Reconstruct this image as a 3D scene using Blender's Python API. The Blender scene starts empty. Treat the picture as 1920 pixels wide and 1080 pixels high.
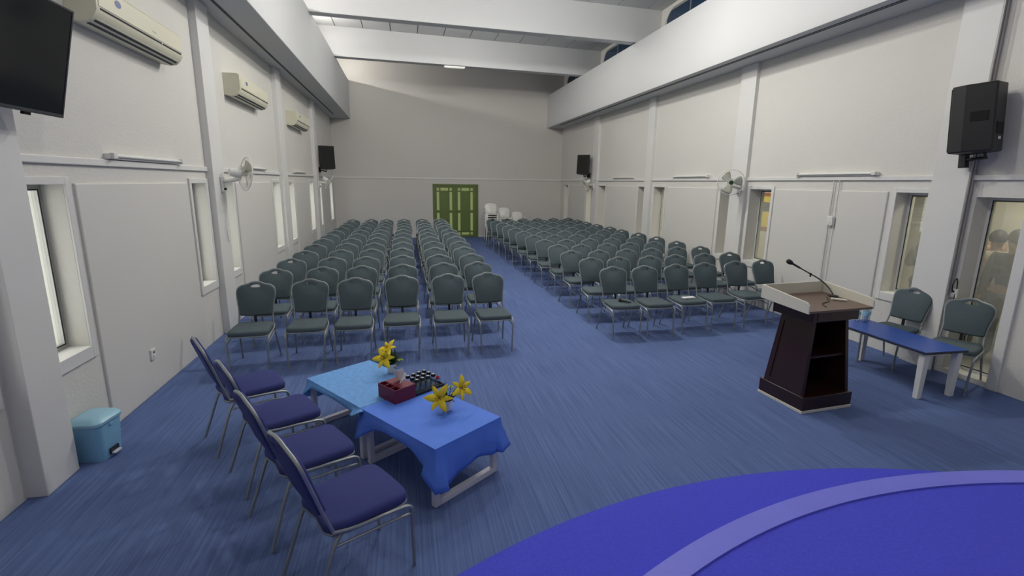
import bpy, bmesh, math, random
from mathutils import Vector, Matrix, Euler
random.seed(7)
S = bpy.context.scene
COL = S.collection
PI = math.pi

# ------------------------------------------------------------------ camera
cam_d = bpy.data.cameras.new('camera'); cam = bpy.data.objects.new('camera', cam_d); COL.objects.link(cam)
cam_d.sensor_width = 36.0; cam_d.lens = 924.8 / 1920 * 36.0; cam_d.clip_end = 200; cam_d.clip_start = 0.05
yaw, pitch, roll, cam_h = 0.211445, 0.21004, 0.013396, 2.188
fw = Vector((math.sin(yaw)*math.cos(pitch), math.cos(yaw)*math.cos(pitch), -math.sin(pitch)))
rt = Vector((math.cos(yaw), -math.sin(yaw), 0)); up = rt.cross(fw)
r2 = rt*math.cos(roll) + up*math.sin(roll); u2 = up*math.cos(roll) - rt*math.sin(roll)
cam.matrix_world = Matrix(((r2.x, u2.x, -fw.x, 0), (r2.y, u2.y, -fw.y, 0), (r2.z, u2.z, -fw.z, cam_h), (0, 0, 0, 1)))
S.camera = cam

# ------------------------------------------------------------------ world, exposure
W = bpy.data.worlds.new('world'); S.world = W; W.use_nodes = True
bg = W.node_tree.nodes['Background']
bg.inputs[0].default_value = (1.0, 0.97, 0.90, 1); bg.inputs[1].default_value = 2.0
S.view_settings.view_transform = 'Standard'; S.view_settings.look = 'None'
S.view_settings.gamma = 1.0; S.view_settings.use_curve_mapping = False
S.view_settings.exposure = 0.52
S.cycles.max_bounces = 8; S.cycles.diffuse_bounces = 5

# lamps on the roof beams (fixtures are built with the ceiling)
LAMPS = [(0.7, 8.45, 145), (2.9, 8.45, 180), (1.6, 16.35, 0), (1.8, 4.5, 80), (1.8, 0.55, 60), (1.8, 12.66, 140)]  # lectern, stage and far-side beam lamps are added fill, out of view
COVE_W = 36          # watts of each tube lying on the left soffit

# ------------------------------------------------------------------ materials
def mat(name, col, rough=0.6, metal=0.0, noise=None, bump=None, spec=0.5, trans=0.0, emit=None, alpha=None, coat=0.0):
    """noise=(scale, amount[, stretch xyz]) varies the colour, bump=(scale, strength)"""
    m = bpy.data.materials.new(name); m.use_nodes = True
    nt = m.node_tree; b = nt.nodes['Principled BSDF']
    b.inputs['Base Color'].default_value = (*col, 1); b.inputs['Roughness'].default_value = rough
    b.inputs['Metallic'].default_value = metal; b.inputs['Specular IOR Level'].default_value = spec
    b.inputs['Transmission Weight'].default_value = trans
    b.inputs['Coat Weight'].default_value = coat
    if alpha is not None: b.inputs['Alpha'].default_value = alpha
    if emit: b.inputs['Emission Color'].default_value = (*emit[0], 1); b.inputs['Emission Strength'].default_value = emit[1]
    def coords(stretch):
        tc = nt.nodes.new('ShaderNodeTexCoord'); mp = nt.nodes.new('ShaderNodeMapping')
        mp.inputs['Scale'].default_value = stretch
        nt.links.new(tc.outputs['Object'], mp.inputs[0]); return mp
    if noise:
        st = noise[2] if len(noise) > 2 else (1, 1, 1)
        n = nt.nodes.new('ShaderNodeTexNoise'); n.inputs['Scale'].default_value = noise[0]; n.inputs['Detail'].default_value = 4
        nt.links.new(coords(st).outputs[0], n.inputs['Vector'])
        mx = nt.nodes.new('ShaderNodeMix'); mx.data_type = 'RGBA'
        a = noise[1]
        mx.inputs[6].default_value = (*[max(0, c*(1-a)) for c in col], 1); mx.inputs[7].default_value = (*[min(1, c*(1+a)) for c in col], 1)
        nt.links.new(n.outputs['Fac'], mx.inputs[0]); nt.links.new(mx.outputs[2], b.inputs['Base Color'])
    if bump:
        n = nt.nodes.new('ShaderNodeTexNoise'); n.inputs['Scale'].default_value = bump[0]; n.inputs['Detail'].default_value = 3
        nt.links.new(coords((1, 1, 1)).outputs[0], n.inputs['Vector'])
        bp = nt.nodes.new('ShaderNodeBump'); bp.inputs['Strength'].default_value = bump[1]; bp.inputs['Distance'].default_value = 0.01
        nt.links.new(n.outputs['Fac'], bp.inputs['Height']); nt.links.new(bp.outputs[0], b.inputs['Normal'])
    return m

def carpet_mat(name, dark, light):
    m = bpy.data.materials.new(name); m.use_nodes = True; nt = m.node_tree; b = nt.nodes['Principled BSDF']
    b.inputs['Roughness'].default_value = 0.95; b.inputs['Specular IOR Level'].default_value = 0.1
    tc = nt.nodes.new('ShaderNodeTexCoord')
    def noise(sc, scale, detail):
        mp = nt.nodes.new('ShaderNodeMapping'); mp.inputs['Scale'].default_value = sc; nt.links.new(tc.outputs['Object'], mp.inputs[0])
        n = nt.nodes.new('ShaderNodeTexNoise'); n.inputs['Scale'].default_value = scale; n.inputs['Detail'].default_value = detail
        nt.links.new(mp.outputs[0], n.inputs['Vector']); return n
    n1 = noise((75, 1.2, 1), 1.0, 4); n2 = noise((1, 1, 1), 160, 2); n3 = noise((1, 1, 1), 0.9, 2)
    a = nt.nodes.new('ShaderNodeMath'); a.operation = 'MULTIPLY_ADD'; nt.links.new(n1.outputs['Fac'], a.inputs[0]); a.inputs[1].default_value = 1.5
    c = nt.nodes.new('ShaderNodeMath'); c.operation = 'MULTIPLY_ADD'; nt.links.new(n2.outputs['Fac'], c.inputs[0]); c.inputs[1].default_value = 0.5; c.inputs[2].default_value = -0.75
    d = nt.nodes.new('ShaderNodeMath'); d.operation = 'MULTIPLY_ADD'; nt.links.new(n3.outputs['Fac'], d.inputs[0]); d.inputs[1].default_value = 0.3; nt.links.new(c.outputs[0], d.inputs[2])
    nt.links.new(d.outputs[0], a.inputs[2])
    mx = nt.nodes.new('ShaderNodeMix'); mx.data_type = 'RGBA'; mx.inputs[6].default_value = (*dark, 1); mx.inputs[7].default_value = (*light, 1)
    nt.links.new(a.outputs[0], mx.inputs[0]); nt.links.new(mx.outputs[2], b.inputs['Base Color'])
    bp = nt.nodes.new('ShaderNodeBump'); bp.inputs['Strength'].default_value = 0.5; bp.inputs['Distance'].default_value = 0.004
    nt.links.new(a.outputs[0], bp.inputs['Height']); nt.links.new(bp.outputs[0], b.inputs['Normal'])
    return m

def thin_glass(name, tint, gloss=0.12):
    m = bpy.data.materials.new(name); m.use_nodes = True; nt = m.node_tree
    nt.nodes.remove(nt.nodes['Principled BSDF']); out = nt.nodes['Material Output']
    t = nt.nodes.new('ShaderNodeBsdfTransparent'); t.inputs[0].default_value = (*tint, 1)
    g = nt.nodes.new('ShaderNodeBsdfGlossy'); g.inputs['Roughness'].default_value = 0.03
    mx = nt.nodes.new('ShaderNodeMixShader'); mx.inputs[0].default_value = gloss
    nt.links.new(t.outputs[0], mx.inputs[1]); nt.links.new(g.outputs[0], mx.inputs[2]); nt.links.new(mx.outputs[0], out.inputs[0])
    return m

def hazy_glass(name, tint):
    m = bpy.data.materials.new(name); m.use_nodes = True; nt = m.node_tree
    nt.nodes.remove(nt.nodes['Principled BSDF']); out = nt.nodes['Material Output']
    t = nt.nodes.new('ShaderNodeBsdfTransparent'); t.inputs[0].default_value = (*tint, 1)
    d = nt.nodes.new('ShaderNodeBsdfDiffuse'); d.inputs[0].default_value = (0.75, 0.75, 0.68, 1)
    n = nt.nodes.new('ShaderNodeTexNoise'); n.inputs['Scale'].default_value = 3.0
    mr = nt.nodes.new('ShaderNodeMapRange'); mr.inputs[3].default_value = 0.18; mr.inputs[4].default_value = 0.30
    nt.links.new(n.outputs['Fac'], mr.inputs[0])
    m1 = nt.nodes.new('ShaderNodeMixShader'); nt.links.new(mr.outputs[0], m1.inputs[0]); nt.links.new(t.outputs[0], m1.inputs[1]); nt.links.new(d.outputs[0], m1.inputs[2])
    g = nt.nodes.new('ShaderNodeBsdfGlossy'); g.inputs['Roughness'].default_value = 0.03
    m2 = nt.nodes.new('ShaderNodeMixShader'); m2.inputs[0].default_value = 0.10
    nt.links.new(m1.outputs[0], m2.inputs[1]); nt.links.new(g.outputs[0], m2.inputs[2]); nt.links.new(m2.outputs[0], out.inputs[0])
    return m

def frosted(name, col):
    m = bpy.data.materials.new(name); m.use_nodes = True; nt = m.node_tree
    nt.nodes.remove(nt.nodes['Principled BSDF']); out = nt.nodes['Material Output']
    t = nt.nodes.new('ShaderNodeBsdfTranslucent'); t.inputs[0].default_value = (*col, 1)
    d = nt.nodes.new('ShaderNodeBsdfDiffuse'); d.inputs[0].default_value = (*col, 1)
    mx = nt.nodes.new('ShaderNodeMixShader'); mx.inputs[0].default_value = 0.5
    nt.links.new(t.outputs[0], mx.inputs[1]); nt.links.new(d.outputs[0], mx.inputs[2]); nt.links.new(mx.outputs[0], out.inputs[0])
    return m

M = dict(
    wall=mat('painted plaster', (0.64, 0.63, 0.59), 0.75, noise=(0.7, 0.03), bump=(38, 0.35)),
    backwall=mat('back wall paint', (0.60, 0.585, 0.55), 0.75, noise=(0.5, 0.03), bump=(30, 0.15)),
    trim=mat('white trim paint', (0.68, 0.68, 0.66), 0.55, noise=(3, 0.03)),
    panel=mat('panel paint', (0.64, 0.63, 0.595), 0.6, noise=(0.9, 0.03), bump=(60, 0.08)),
    ceil=mat('ceiling panel paint', (0.50, 0.51, 0.51), 0.8, noise=(0.6, 0.04)),
    beam=mat('beam paint', (0.50, 0.51, 0.515), 0.7, noise=(0.6, 0.03)),
    slot=mat('dark slot', (0.03, 0.035, 0.04), 0.7, noise=(5, 0.2)),
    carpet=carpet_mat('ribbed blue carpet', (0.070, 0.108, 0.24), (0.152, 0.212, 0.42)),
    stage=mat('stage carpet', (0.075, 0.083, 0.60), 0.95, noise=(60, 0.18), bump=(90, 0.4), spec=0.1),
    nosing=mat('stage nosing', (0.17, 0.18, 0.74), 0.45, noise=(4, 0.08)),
    fabric=mat('grey green chair fabric', (0.084, 0.112, 0.124), 0.9, noise=(220, 0.22), bump=(300, 0.25), spec=0.2),
    bluetinted=mat('navy chair fabric', (0.043, 0.052, 0.18), 0.9, noise=(220, 0.2), bump=(300, 0.25), spec=0.2),  # copy of the grey chair fabric with a blue cast put into its colour
    steel=mat('grey chair tube', (0.29, 0.315, 0.32), 0.42, 0.45, noise=(30, 0.1)),
    black=mat('black plastic', (0.010, 0.010, 0.011), 0.45, noise=(20, 0.2)),
    blackgloss=mat('black screen', (0.006, 0.008, 0.012), 0.12, noise=(5, 0.2)),
    blackmatte=mat('black cloth grille', (0.008, 0.008, 0.008), 0.85, noise=(120, 0.4)),
    cream=mat('cream plastic', (0.66, 0.64, 0.50), 0.4, noise=(3, 0.03)),
    white=mat('white plastic', (0.74, 0.74, 0.71), 0.35, noise=(3, 0.03)),
    alu=mat('window aluminium', (0.40, 0.40, 0.39), 0.4, 0.5, noise=(8, 0.06)),
    darkframe=mat('dark window gasket', (0.02, 0.022, 0.025), 0.5, noise=(8, 0.1)),
    glass=thin_glass('window glass', (0.93, 0.95, 0.95)),
    hazyglass=hazy_glass('hazy side room glass', (0.90, 0.90, 0.85)),
    skin=mat('skin', (0.36, 0.21, 0.14), 0.6, noise=(6, 0.06)),
    hair=mat('black hair', (0.012, 0.010, 0.009), 0.6, noise=(60, 0.3)),
    shirtbeige=mat('beige shirt', (0.42, 0.39, 0.29), 0.85, noise=(30, 0.08)),
    shirtgrey=mat('grey shirt', (0.20, 0.20, 0.18), 0.85, noise=(30, 0.08)),
    shirtdark=mat('charcoal shirt', (0.05, 0.05, 0.055), 0.85, noise=(30, 0.08)),
    trousers=mat('dark trousers', (0.03, 0.032, 0.04), 0.85, noise=(30, 0.1)),
    glassclear=thin_glass('clear bottle', (0.80, 0.88, 0.93), 0.20),
    tintglass=mat('dark tinted glass', (0.012, 0.035, 0.075), 0.08, noise=(1, 0.2)),
    green=mat('green door paint', (0.115, 0.165, 0.038), 0.5, noise=(3, 0.08)),
    frost=frosted('frosted green pane', (0.44, 0.50, 0.30)),
    fanblade=mat('fan blade plastic', (0.50, 0.51, 0.42), 0.3, noise=(3, 0.04)),
    wood=mat('dark mahogany veneer', (0.026, 0.008, 0.007), 0.3, noise=(6, 0.35, (1, 1, 0.12)), coat=0.2),
    woodtop=mat('brown desk top', (0.15, 0.10, 0.075), 0.4, noise=(7, 0.25, (0.15, 1, 1))),
    ivory=mat('ivory laminate', (0.70, 0.68, 0.58), 0.4, noise=(2, 0.03)),
    tableblue=mat('blue laminate', (0.022, 0.075, 0.36), 0.35, noise=(3, 0.06)),
    edge=mat('dark table edge', (0.012, 0.016, 0.03), 0.5, noise=(5, 0.1)),
    whitemetal=mat('white powder coat', (0.66, 0.66, 0.72), 0.4, noise=(4, 0.03)),
    cloth1=mat('pale blue damask cloth', (0.13, 0.34, 0.72), 0.7, noise=(26, 0.30), bump=(26, 0.15)),
    cloth2=mat('blue cotton cloth', (0.085, 0.21, 0.76), 0.8, noise=(9, 0.08), bump=(120, 0.1)),
    binblue=mat('light blue plastic', (0.22, 0.46, 0.66), 0.4, noise=(3, 0.05)),
    binlid=mat('pale blue plastic', (0.30, 0.54, 0.68), 0.35, noise=(3, 0.05)),
    maroon=mat('maroon leatherette', (0.15, 0.008, 0.030), 0.5, noise=(60, 0.15), bump=(120, 0.2)),
    tissue=mat('white tissue', (0.85, 0.85, 0.86), 0.9, noise=(10, 0.03)),
    petal=mat('yellow petal', (0.86, 0.66, 0.02), 0.6, noise=(14, 0.14)),
    mum=mat('lime flower', (0.58, 0.66, 0.06), 0.7, noise=(30, 0.15)),
    anther=mat('brown anther', (0.16, 0.05, 0.01), 0.8, noise=(20, 0.2)),
    leaf=mat('dark green leaf', (0.018, 0.055, 0.016), 0.55, noise=(12, 0.25)),
    stem=mat('green stem', (0.05, 0.13, 0.03), 0.6, noise=(12, 0.2)),
    pink=mat('pink petal', (0.75, 0.16, 0.22), 0.6, noise=(12, 0.15)),
    paleblue=mat('blue bottle cap', (0.10, 0.28, 0.70), 0.4, noise=(5, 0.05)),
    logo=mat('blue badge print', (0.10, 0.14, 0.32), 0.4, noise=(30, 0.3)),
    poster=mat('yellow poster', (0.62, 0.48, 0.03), 0.6, noise=(6, 0.1)),
    posterred=mat('red poster bars', (0.28, 0.07, 0.03), 0.6, noise=(6, 0.1)),
    hallbeige=mat('beige side room paint', (0.56, 0.55, 0.47), 0.8, noise=(0.8, 0.05)),
    tile=mat('grey side room floor', (0.25, 0.25, 0.24), 0.5, noise=(4, 0.1)),
    lamp=mat('lit lamp diffuser', (0.9, 0.9, 0.88), 0.5, noise=(3, 0.01), emit=((1, 0.97, 0.92), 4.0)),
    brass=mat('brass', (0.45, 0.33, 0.10), 0.3, 0.9, noise=(10, 0.1)),
)

# ------------------------------------------------------------------ mesh helpers
class MB:
    def __init__(s): s.v = []; s.f = []
    def add(s, vs, fs):
        o = len(s.v); s.v += [tuple(p) for p in vs]; s.f += [tuple(i+o for i in f) for f in fs]; return s
    def box(s, x0, y0, z0, x1, y1, z1):
        return s.add([(x0,y0,z0),(x1,y0,z0),(x1,y1,z0),(x0,y1,z0),(x0,y0,z1),(x1,y0,z1),(x1,y1,z1),(x0,y1,z1)],
                     [(3,2,1,0),(4,5,6,7),(0,1,5,4),(1,2,6,5),(2,3,7,6),(3,0,4,7)])
    def xbox(s, mtx, sx, sy, sz):
        m = MB().box(-sx/2,-sy/2,-sz/2,sx/2,sy/2,sz/2)
        return s.add([mtx @ Vector(p) for p in m.v], m.f)
    def tube(s, pts, r, n=8, closed=False, cap=True):
        pts = [Vector(p) for p in pts]; N = len(pts)
        rr = r if isinstance(r, (list, tuple)) else [r]*N
        T = []
        for i in range(N):
            a = pts[(i-1) % N] if (closed or i) else pts[i]; b = pts[(i+1) % N] if (closed or i < N-1) else pts[i]
            d = b-a; T.append(d.normalized() if d.length > 1e-9 else Vector((0,0,1)))
        nrm = T[0].orthogonal().normalized(); V = []
        for i in range(N):
            nrm = (nrm - T[i]*nrm.dot(T[i]))
            nrm = nrm.normalized() if nrm.length > 1e-6 else T[i].orthogonal().normalized()
            bn = T[i].cross(nrm)
            for k in range(n):
                a = 2*PI*k/n; V.append(pts[i] + (nrm*math.cos(a)+bn*math.sin(a))*rr[i])
        F = []
        for i in range(N if closed else N-1):
            j = (i+1) % N
            for k in range(n): F.append((i*n+k, i*n+(k+1)%n, j*n+(k+1)%n, j*n+k))
        if cap and not closed: F += [tuple(range(n-1,-1,-1)), tuple((N-1)*n+k for k in range(n))]
        return s.add(V, F)
    def lathe(s, prof, n=20, mtx=None):
        V = []; F = []
        for r, z in prof:
            for k in range(n): V.append(Vector((r*math.cos(2*PI*k/n), r*math.sin(2*PI*k/n), z)))
        for i in range(len(prof)-1):
            for k in range(n): F.append((i*n+k, i*n+(k+1)%n, (i+1)*n+(k+1)%n, (i+1)*n+k))
        if prof[0][0] > 1e-6: F.append(tuple(range(n-1,-1,-1)))
        if prof[-1][0] > 1e-6: F.append(tuple((len(prof)-1)*n+k for k in range(n)))
        if mtx: V = [mtx @ p for p in V]
        return s.add(V, F)
    def prism(s, poly, d0, d1, fn):
        """poly 2D outline extruded between d0 and d1; fn(a,b,d) -> point"""
        n = len(poly)
        V = [fn(a,b,d0) for a,b in poly] + [fn(a,b,d1) for a,b in poly]
        F = [tuple(range(n-1,-1,-1)), tuple(range(n,2*n))] + [(i,(i+1)%n,n+(i+1)%n,n+i) for i in range(n)]
        return s.add(V, F)
    def build(s, name, material, parent=None, smooth=None, bevel=0.0, kind=None, loc=None, rotz=None, mtx=None):
        me = bpy.data.meshes.new(name); me.from_pydata(s.v, [], s.f); me.update()
        bm = bmesh.new(); bm.from_mesh(me); bmesh.ops.recalc_face_normals(bm, faces=bm.faces); bm.to_mesh(me); bm.free()
        if smooth is not None:
            me.polygons.foreach_set('use_smooth', [True]*len(me.polygons)); me.set_sharp_from_angle(angle=math.radians(smooth))
        me.materials.append(M[material] if isinstance(material, str) else material)
        o = bpy.data.objects.new(name, me); COL.objects.link(o)
        if parent: o.parent = parent
        if bevel:
            b = o.modifiers.new('bevel', 'BEVEL'); b.width = bevel; b.segments = 2; b.limit_method = 'ANGLE'; b.angle_limit = math.radians(40)
        if kind: o['kind'] = kind
        if loc: o.location = loc
        if rotz is not None: o.rotation_euler = (0,0,rotz)
        return o

def tag(o, label, cat, group=None):
    o['label'] = label; o['category'] = cat
    if group: o['group'] = group
    return o
def thing(name, label, cat, loc=(0,0,0), rotz=0, group=None):
    o = bpy.data.objects.new(name, None); COL.objects.link(o); o.empty_display_size = 0.1
    o.location = loc; o.rotation_euler = (0,0,rotz); return tag(o, label, cat, group)
def dup(root, loc, rotz, label, group=None, rot=None):
    r = root.copy(); COL.objects.link(r); r.location = loc; r.rotation_euler = rot or (0,0,rotz)
    r['label'] = label
    if group: r['group'] = group
    for ch in list(root.children):
        c = ch.copy(); COL.objects.link(c); c.parent = r
        for g in list(ch.children):
            d = g.copy(); COL.objects.link(d); d.parent = c
    return r
def struct(o, label=None):
    o['kind'] = 'structure'
    if label: o['label'] = label
    return o
def smoothpath(pts, k=4, closed=False):
    P = [Vector(p) for p in pts]; n = len(P); out = []
    rng = range(n) if closed else range(n-1)
    for i in rng:
        p0 = P[(i-1)%n] if (closed or i) else P[0]; p1 = P[i]; p2 = P[(i+1)%n]; p3 = P[(i+2)%n] if (closed or i < n-2) else P[-1]
        for j in range(k):
            t = j/k
            out.append(0.5*((2*p1)+(-p0+p2)*t+(2*p0-5*p1+4*p2-p3)*t*t+(-p0+3*p1-3*p2+p3)*t**3))
    if not closed: out.append(P[-1])
    return out
def aim_matrix(loc, d):
    """local +Z along d"""
    q = Vector(d).normalized().to_track_quat('Z', 'Y'); return Matrix.Translation(Vector(loc)) @ q.to_matrix().to_4x4()

# ------------------------------------------------------------------ the hall
XL, XR, YB, Y0 = -2.633, 6.321, 20.05, -3.0
TH = 0.30
def zceil(x): return 6.56 - (x - XL)*0.02
def slab_with_holes(a0, a1, b0, b1, holes, fn):
    """cells of a wall not covered by holes; fn(a0,b0,a1,b1) -> box"""
    A = sorted({a0, a1, *[h[0] for h in holes], *[h[1] for h in holes]}); B = sorted({b0, b1, *[h[2] for h in holes], *[h[3] for h in holes]})
    m = MB()
    for i in range(len(A)-1):
        j = 0
        while j < len(B)-1:
            free = lambda jj: not any(h[0] <= (A[i]+A[i+1])/2 <= h[1] and h[2] <= (B[jj]+B[jj+1])/2 <= h[3] for h in holes)
            if not free(j): j += 1; continue
            k = j
            while k+1 < len(B)-1 and free(k+1): k += 1
            m.box(*fn(A[i], B[j], A[i+1], B[k+1])); j = k+1
    return m
ZT = 7.2
WZ0, WZ1 = 0.80, 2.13
LWIN = [(3.02,3.56),(4.10,4.60),(7.0,7.47),(8.05,8.55),(10.95,11.52),(12.4,12.9),(14.9,15.5),(16.4,16.9),(18.75,19.35)]
RWIN = [(4.99,5.40),(7.71,8.27),(8.84,9.17),(11.45,12.0),(12.5,12.9),(15.25,15.8),(16.45,16.95),(19.05,19.5)]
LPIL = [(3.67,4.02),(7.55,7.97),(11.58,12.0),(15.72,16.14)]
RPIL = [(4.53,4.94),(8.37,8.80),(12.13,12.45),(15.9,16.36)]
CLR = [(0.8,4.2),(4.85,8.15),(8.8,12.1),(12.75,16.05),(16.7,19.75)]

lh = [(a,b,WZ0,WZ1) for a,b in LWIN]
wl = struct(slab_with_holes(Y0, YB, 0, ZT, lh, lambda a,b,c,d: (XL-TH,a,b,XL,c,d)).build('wall_left', 'wall'))
BIGW = (3.97, 4.46, 0.06, 2.10)
rh = [(a,b,WZ0,WZ1) for a,b in RWIN] + [BIGW] + [(a,b,5.5,6.30) for a,b in CLR[1:]]
wr = struct(slab_with_holes(Y0, YB, 0, ZT, rh, lambda a,b,c,d: (XR,a,b,XR+TH,c,d)).build('wall_right', 'wall'))
DX0, DX1, DZ = 1.05, 2.86, 2.11
wb = struct(slab_with_holes(XL-TH, XR+TH, 0, ZT, [(DX0,DX1,0,DZ)], lambda a,b,c,d: (a,YB,b,c,YB+0.2,d)).build('wall_back', 'backwall'))
struct(MB().box(XL-TH, Y0-0.2, 0, XR+TH, Y0, ZT).build('wall_front', 'wall'))
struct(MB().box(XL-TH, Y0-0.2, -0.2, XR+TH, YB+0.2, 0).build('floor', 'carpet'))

# pilasters, wall panels (parts of the walls)
for a,b in LPIL: MB().box(XL-0.01, a, 0, XL+(0.125 if a < 5 else 0.093), b, 4.44).build('pilaster', 'trim', wl, bevel=0.006)
for a,b in RPIL: MB().box(XR-0.07, a, 0, XR+0.01, b, 4.36).build('pilaster', 'trim', wr, bevel=0.006)
for a,b in [(4.72,6.88),(8.68,10.82),(13.02,14.78),(17.02,18.6)]: MB().box(XL-0.01, a, 0, XL+0.022, b, 2.14).build('panel', 'panel', wl, bevel=0.012)
for a,b in [(5.52,6.28),(6.42,7.60),(9.29,11.33),(13.02,15.13),(17.07,18.9)]: MB().box(XR-0.022, a, 0, XR+0.01, b, 2.14).build('panel', 'panel', wr, bevel=0.012)
# dado trunking
def dado(n, x0, y0, x1, y1):
    m = MB(); m.box(x0, y0, 2.285, x1, y1, 2.345)
    o = struct(m.build('trim_%d' % n, 'trim', bevel=0.008)); return o
n = 1
ys = [Y0] + [v for p in LPIL for v in p] + [YB]
for i in range(0, len(ys), 2): dado(n, XL, ys[i], XL+0.03, ys[i+1]); n += 1
ys = [Y0] + [v for p in RPIL for v in p] + [YB]
for i in range(0, len(ys), 2): dado(n, XR-0.03, ys[i], XR, ys[i+1]); n += 1
dado(n, XL+0.03, YB-0.025, XR-0.03, YB); n += 1
# skirting
struct(MB().box(XL+0.03, YB-0.015, 0, DX0-0.08, YB, 0.09).build('baseboard_back', 'trim', bevel=0.004))
struct(MB().box(DX1+0.08, YB-0.015, 0, XR-0.03, YB, 0.09).build('baseboard_back', 'trim', bevel=0.004))

# windows
def window(n, side, a, b, z0, z1):
    sx = -1 if side == 'L' else 1
    xw = XL if side == 'L' else XR
    xo = xw + sx*(0.15 if side == 'L' else 0.20)
    m = MB(); t = 0.035
    lo, hi = min(xo, xo+sx*0.05), max(xo, xo+sx*0.05)
    m.box(lo,a,z0,hi,a+t,z1); m.box(lo,b-t,z0,hi,b,z1); m.box(lo,a+t,z0,hi,b-t,z0+t); m.box(lo,a+t,z1-t,hi,b-t,z1)
    o = struct(m.build('window_%d' % n, 'alu' if side == 'L' else 'trim'))
    c = (lo+hi)/2
    MB().box(c-0.003, a+t, z0+t, c+0.003, b-t, z1-t).build('pane', 'glass' if side == 'L' else 'hazyglass', o)
    g = MB(); gi = xo - sx*0.004; g0, g1 = min(gi, xo), max(gi, xo)
    for y in (a+t, b-t-0.012): g.box(g0, y, z0+t, g1, y+0.012, z1-t)
    for z in (z0+t, z1-t-0.012): g.box(g0, a+t+0.012, z, g1, b-t-0.012, z+0.012)
    g.build('gasket', 'darkframe', o)
    # surround proud of the wall, and sill
    s0, s1 = (xw, xw+0.02) if side == 'L' else (xw-0.02, xw)
    if z0 > 0.3:
        f = MB(); w = 0.06
        f.box(s0,a-w if n != 2 else a-0.02,z0-0.10,s1,a,z1+w); f.box(s0,b,z0-0.10,s1,b+w,z1+w); f.box(s0,a,z1,s1,b,z1+w)
        f.build('surround', 'trim', o, bevel=0.004)
        MB().box(min(xo, s1 if side=='L' else s0), a+0.002, z0-0.10, max(xo, s1 if side=='L' else s0), b-0.002, z0+0.006).build('sill', 'trim', o, bevel=0.004)
    return o
n = 1
for a,b in LWIN: window(n, 'L', a, b, WZ0, WZ1); n += 1
for a,b in RWIN: window(n, 'R', a, b, WZ0, WZ1); n += 1
bw = window(n, 'R', *BIGW); n += 1
MB().box(XR-0.03, 3.86, 0, XR+0.30, 3.965, 2.2).build('post', 'trim', bw, bevel=0.006)
# clerestory glazing
for side, L in (('R', CLR[1:]),):
    for a,b in L:
        x = XL-0.2 if side == 'L' else XR+0.03
        z0, z1 = (5.5, 6.30)
        m = MB(); t = 0.05
        m.box(x-0.02,a,z0,x+0.02,a+t,z1); m.box(x-0.02,b-t,z0,x+0.02,b,z1); m.box(x-0.02,a+t,z0,x+0.02,b-t,z0+t); m.box(x-0.02,a+t,z1-t,x+0.02,b-t,z1)
        o = struct(m.build('window_%d' % n, 'alu')); n += 1
        for e, y in ((1, a), (-1, b)):                            # rounded upper corners
            R = 0.45; P = [(y, z1)] + [(y+e*(R-R*math.sin(q)), z1-R+R*math.cos(q)) for q in [PI/2*i/8 for i in range(9)]]
            MB().prism(P, XR+0.004, XR+0.05, lambda p,q,d: (d,p,q)).build('corner_spandrel', 'wall', o)
        k = 3; w = (b-a-2*t)/k
        for i in range(k):
            y0 = a+t+i*w
            MB().box(x-0.004, y0+0.012, z0+t, x+0.004, y0+w-0.012, z1-t).build('pane', 'glass' if side == 'L' else 'tintglass', o)
            if i: MB().box(x-0.015, y0-0.012, z0+t, x+0.015, y0+0.012, z1-t).build('mullion', 'alu', o)

# ceiling: sloped deck, panels, beams, long boxed soffits
m = MB()
m.add([(XL-TH,Y0-0.2,zceil(XL-TH)+0.05),(XR+TH,Y0-0.2,zceil(XR+TH)+0.05),(XR+TH,YB+0.2,zceil(XR+TH)+0.05),(XL-TH,YB+0.2,zceil(XL-TH)+0.05)]
      +[(XL-TH,Y0-0.2,ZT+0.2),(XR+TH,Y0-0.2,ZT+0.2),(XR+TH,YB+0.2,ZT+0.2),(XL-TH,YB+0.2,ZT+0.2)],
      [(3,2,1,0),(4,5,6,7),(0,1,5,4),(1,2,6,5),(2,3,7,6),(3,0,4,7)])
ce = struct(m.build('ceiling', 'ceil'))
BEAMS = [0.55, 4.5, 8.45, 12.4, 16.35]
BH = 0.14
def zbeam(x): return 5.735 - (x + 1.92)*0.015
for y in BEAMS:
    m = MB(); xs = (XL, XR)
    V = []
    for yy in (y-BH, y+BH):
        for x in xs: V += [(x,yy,zbeam(x)), (x,yy,zceil(x)+0.1)]
    m.add(V, [(0,2,3,1),(4,5,7,6),(0,4,6,2),(1,3,7,5),(0,1,5,4),(2,6,7,3)])
    m.build('beam', 'beam', ce, bevel=0.012)
    # lower flange lip
edges = [Y0] + [v for y in BEAMS for v in (y-BH, y+BH)] + [YB]
pw = 0.775
me_cache = {}
for i in range(0, len(edges), 2):
    y0, y1 = edges[i]+0.004, edges[i+1]-0.004
    x = XL + 0.02
    while x < XR-0.05:
        x1 = min(x+pw, XR-0.01)
        m = MB(); V = []
        for yy in (y0, y1):
            for xx in (x+0.012, x1-0.012): V += [(xx,yy,zceil(xx)), (xx,yy,zceil(xx)+0.049)]
        m.add(V, [(0,2,3,1),(4,5,7,6),(0,4,6,2),(1,3,7,5),(0,1,5,4),(2,6,7,3)])
        m.build('ceiling_panel', 'ceil', ce)
        x += pw
def soffit(x0, x1, z0, z1, slots):
    o = MB().box(x0, Y0, z0, x1, YB, z1).build('soffit', 'beam', ce, bevel=0.01)
    for s0, s1 in slots: MB().box(s0, Y0+0.3, z0-0.006, s1, YB-1.2, z0+0.02).build('air_slot', 'slot', o)
soffit(XL, -1.921, 4.44, 5.79, [(-2.385,-2.345)])
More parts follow.
